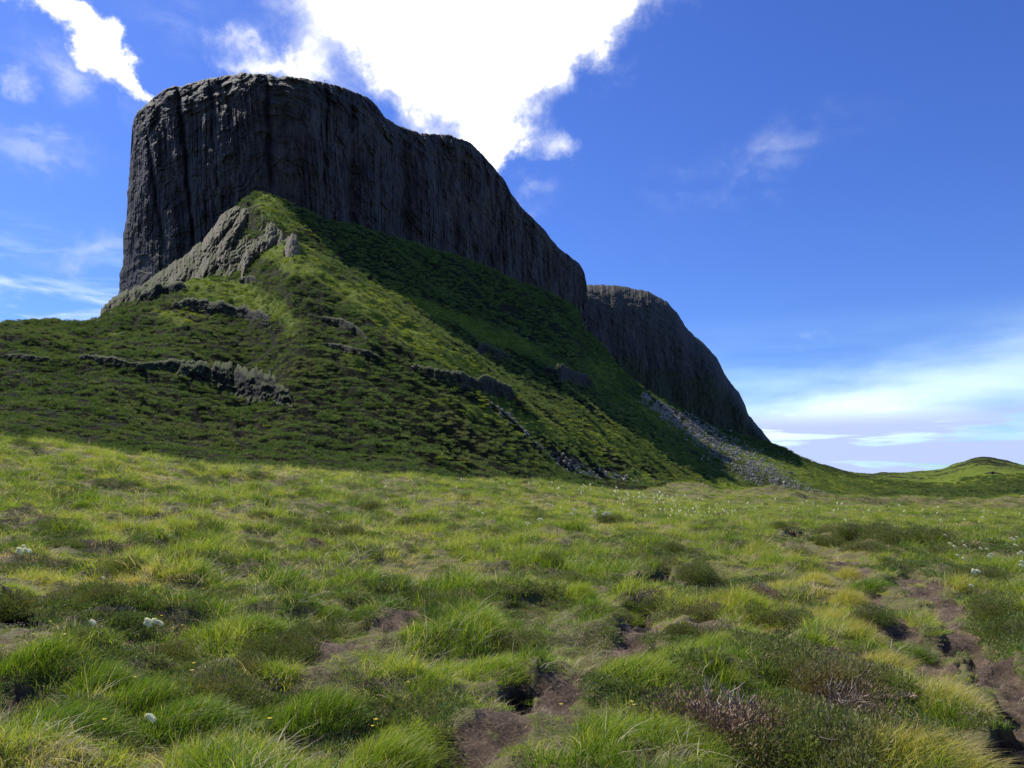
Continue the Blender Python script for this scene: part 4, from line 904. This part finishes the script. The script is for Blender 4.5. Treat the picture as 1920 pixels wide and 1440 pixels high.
def fluff(seed, n, r):
    g = np.random.default_rng(seed); d = g.normal(0, 1, (n, 3)); d[:, 2] = d[:, 2]*.6-.25; d /= np.linalg.norm(d, axis=1)[:, None]; s = np.cross(d, g.normal(0, 1, (n, 3))); s /= np.linalg.norm(s, axis=1)[:, None]
    L = r*g.uniform(.5, .95, (n, 1)); w = r*.09; wind = np.array([1.3, -.1, -1.1])*r*g.uniform(.1, 1.2, (n, 1))
    p = d*r*.08
    V = np.stack([p-s*w, p+s*w, p+d*L*.6+s*w*1.2+wind*.3, p+d*L*.6-s*w*1.2+wind*.3, p+d*L+wind+s*w*.3, p+d*L+wind-s*w*.3], 1).reshape(-1, 3)
    b = np.arange(n)[:, None]*6; return V, np.concatenate([b+[[0, 1, 2, 3]], b+[[3, 2, 4, 5]]], 0)
def build_flowers():
    # cottongrass with stem and head
    def make(seed, nh):
        root = empty('cottongrass_plant', (0, 0, 0)); g = random.Random(seed)
        for k in range(nh):
            hx, hy, hz = (g.uniform(.02, .10)+.035*k*(-1)**k, g.uniform(-.03, .03), .27+g.uniform(-.04, .04))
            V, Fc = tube([(0, 0, -.03), (hx*.3, hy*.3, hz*.5), (hx*.8, hy, hz*.92), (hx, hy, hz)], .0016, .0009, 5); st = mesh_np('stem', V, Fc, M['stalk'], root)
            V, Fc = fluff(seed*7+k, 170, .026); V = V+[hx, hy, hz]; h = mesh_np('seed_head', V, Fc, M['white'], root, False)
        return root
    protos = [make(1, 1), make(2, 2), make(3, 3)]; first = [True]*3
    def cg(px, py, k, s, label, group):
        if first[k]: o = protos[k]; first[k] = False
        else: o = copy_tree(protos[k])
        put(o, px, py+12, s*.82, rz=random.uniform(-.4, .4)); tag(o, label, 'cotton flower', group)
        if group is None and 'group' in o: del o['group']
    cg(262, 1190, 2, 1.35, 'pair of drooping white cottongrass heads at lower left', None)
    cg(287, 1190, 0, 1.2, 'single white cottongrass head just right of the drooping pair at lower left', None)
    cg(22, 1062, 2, 1.6, 'large clump of white cottongrass heads at the left edge', None)
    cg(38, 1055, 1, 1.3, 'smaller cottongrass heads beside the large clump at the left edge', None)
    cg(187, 1083, 0, .8, 'small lone cottongrass head in brown grass above the drooping pair', None)
    cg(158, 1246, 0, 1.0, 'greyish cottongrass head in dark grass below the drooping pair', None)
    cg(260, 1419, 0, 1.1, 'white cottongrass head near the bottom edge at left', None)
    cg(610, 974, 0, 1.6, 'lone cottongrass head in grass above the middle of the left half', None)
    cg(1820, 1087, 2, 1.5, 'largest white cottongrass head at right beyond the path', None)
    cg(1818, 1110, 0, 1.3, 'cottongrass head just below the largest one at right', None)
    cg(1681, 1019, 0, 1.9, 'cottongrass head among the brown heather bushes at right', None)
    for (x, y) in [(1771, 1022), (1785, 1045), (1797, 1050), (1806, 1034), (1838, 1039), (1848, 1038), (1852, 1064), (1858, 1060), (1899, 1028), (1905, 1023), (1903, 1046), (1910, 1043), (1917, 1071), (1916, 1082), (1914, 1092), (1898, 1034)]:
        cg(x, y, random.choice([0, 0, 1]), 1.5, 'white cottongrass in the loose row near the right edge beyond the path', 'cottongrass near the right edge')
    for (x, y) in [(879, 960), (896, 973), (983, 987), (1007, 988), (1072, 957), (1075, 958), (1068, 966), (1110, 958), (1110, 964), (1113, 968), (1108, 961), (1134, 968), (1131, 972), (1138, 965), (1128, 973), (1140, 962), (1014, 929), (1022, 942), (1031, 950), (1044, 928), (940, 937)]:
        cg(x, y, random.choice([1, 2, 2]), 1.9, 'bright white cottongrass tuft in the middle of the far moor', 'bright cottongrass in the middle of the moor')
    # farther heads: a pixel or two each, no parts
    V, Fc = fluff(77, 60, .045); far = []
    st, sf = tube([(0, 0, -.2), (.01, 0, 0)], .004, .003, 4)
    V, Fc = join([(V, Fc), (st, sf)]); proto = mesh_np('cottongrass_plant', V+[0, 0, .30], Fc, M['white'], smooth=False, link=False)
    g = random.Random(4); spots = []
    for (cx, cy, sx, sy, n) in ((1295, 973, 42, 5, 46), (1165, 945, 60, 10, 22), (1060, 935, 80, 12, 16), (1230, 950, 60, 12, 24), (1400, 960, 60, 12, 14), (1560, 950, 90, 8, 16), (1720, 975, 70, 12, 14), (1850, 985, 50, 12, 10), (700, 905, 60, 8, 8), (900, 905, 60, 7, 8), (1120, 915, 60, 7, 14), (1560, 905, 40, 6, 0)):
        for _ in range(n): spots.append((g.gauss(cx, sx), g.gauss(cy, sy)))
    for (x, y) in spots:
        yl = np.interp(x, [0, 200, 400, 600, 800, 1000, 1200, 1400, 1600, 1920], [822, 848, 872, 888, 897, 909, 929, 948, 954, 962])
        if y < yl: y = yl+g.uniform(1, 12)
        o = proto.copy(); COL.objects.link(o); gx, gy, gz = ground_at(x, y, 10, 400)
        s = g.uniform(.75, 1.5)*max(1.0, min(gy/48, 2.6)); put(o, x, y, s); tag(o, 'tiny white cottongrass head on the far part of the moor', 'cotton flower', 'tiny cottongrass heads on the far moor')
    # small yellow flowers
    def yf():
        root = empty('yellow_flower', (0, 0, 0)); V, Fc = tube([(0, 0, -.03), (.01, 0, .08), (.015, .005, .15)], .001, .0008, 4); mesh_np('stem', V, Fc, M['stalk'], root)
        V, Fc = [], []
        for k in range(4):
            a = k*math.pi/2+.3; c, s = math.cos(a), math.sin(a); pts = [(0, 0, 0), (.007, .0055, .002), (.012, .003, .004), (.012, -.003, .004), (.007, -.0055, .002)]
            b = len(V); V += [(.015+x*c-y*s, .005+x*s+y*c, .15+z) for x, y, z in pts]; Fc += [[b, b+1, b+2, b+3], [b, b+3, b+4, b+4]]
        Fq = [f if f[2] != f[3] else [f[0], f[1], f[2], f[0]] for f in Fc]
        import bmesh
        me = bpy.data.meshes.new('petals'); me.from_pydata(V, [], [tuple(dict.fromkeys(f)) for f in Fc]); me.materials.append(M['yellow'])
        o = bpy.data.objects.new('petals', me); COL.objects.link(o); o.parent = root; return root
    p = yf(); f1 = True
    L = [(205, 1022), (265, 1038), (305, 1035), (310, 1048), (335, 1050), (345, 1052), (300, 1130), (243, 1133), (240, 1155), (50, 1080), (88, 1082), (160, 1086), (130, 1135), (380, 1130), (378, 1137), (135, 1197), (95, 1205), (325, 1176), (340, 1177), (298, 1168), (365, 1264), (388, 1263), (225, 1283), (353, 1300), (250, 1316), (110, 1258), (185, 1412), (698, 1367), (522, 1020), (595, 1050), (480, 1117), (655, 1092), (568, 1060), (412, 1092), (770, 1302), (762, 1318), (1048, 1332), (1180, 1352), (1193, 1357), (600, 975), (275, 930), (170, 1000), (696, 1366), (420, 1190), (505, 1380), (1405, 1085), (1460, 1140)]
    for i, (x, y) in enumerate(L):
        o = p if i == 0 else copy_tree(p); put(o, x, y+8, random.uniform(.9, 1.25)); 
        tag(o, 'tiny yellow flower in the near grass', 'flower', 'tiny yellow flowers in the grass')
def build_person():
    X, Y, Z = [q.ravel() for q in CLIFFXYZ]; qx, qy = proj(X, Y, Z); k = np.where(np.abs(qx-609) < 1.6)[0]; k = k[np.argmin(qy[k])]
    x, y, z = X[k], Y[k], Z[k]+.35; th = R(10)
    J = [(0, 0, .95), (0, 0, 1.2), (0, 0, 1.42), (0, 0, 1.52), (0, 0, 1.66), (-.10, 0, .9), (-.12, .03, .5), (-.12, 0, .06), (-.12, -.14, .02), (.10, 0, .9), (.13, -.04, .5), (.14, 0, .06), (.14, -.14, .02), (-.2, 0, 1.4), (-.27, .02, 1.12), (-.2, -.14, .95), (.2, 0, 1.4), (.27, .02, 1.12), (.22, -.12, .92)]
    E = [(0, 1), (1, 2), (2, 3), (3, 4), (0, 5), (5, 6), (6, 7), (7, 8), (0, 9), (9, 10), (10, 11), (11, 12), (2, 13), (13, 14), (14, 15), (2, 16), (16, 17), (17, 18)]
    rad = [.16, .15, .15, .06, .10, .10, .075, .05, .045, .10, .075, .05, .045, .07, .05, .04, .07, .05, .04]
    me = bpy.data.meshes.new('person'); me.from_pydata(J, E, []); me.materials.append(M['cloth']); o = bpy.data.objects.new('person', me); COL.objects.link(o)
    md = o.modifiers.new('skin', 'SKIN')
    for i, v in enumerate(me.skin_vertices[0].data if me.skin_vertices else []): v.radius = (rad[i], rad[i]*.8)
    if me.skin_vertices: me.skin_vertices[0].data[0].use_root = True
    print('PERSON skin', len(me.skin_vertices), float(x), float(y), float(z))
    o.modifiers.new('sub', 'SUBSURF').levels = 1
    o.location = (float(x), float(y), float(z)-.3); o.rotation_euler = (0, 0, th)
    tag(o, 'tiny dark figure standing on the summit skyline', 'person')
import time as _t
for fn in (build_grass, build_hill_cover, build_buttress, build_crags, build_bushes, build_tussocks, build_flowers, build_boulders):
    t0 = _t.time(); fn(); print(fn.__name__, round(_t.time()-t0, 1))
build_scree('a', 3600, .32, .55, 'narrow line of grey stones down the heather slope')
build_scree('b', 30000, .15, .38, 'wide fan of pale grey stones below the gap in the cliffs')
build_person()
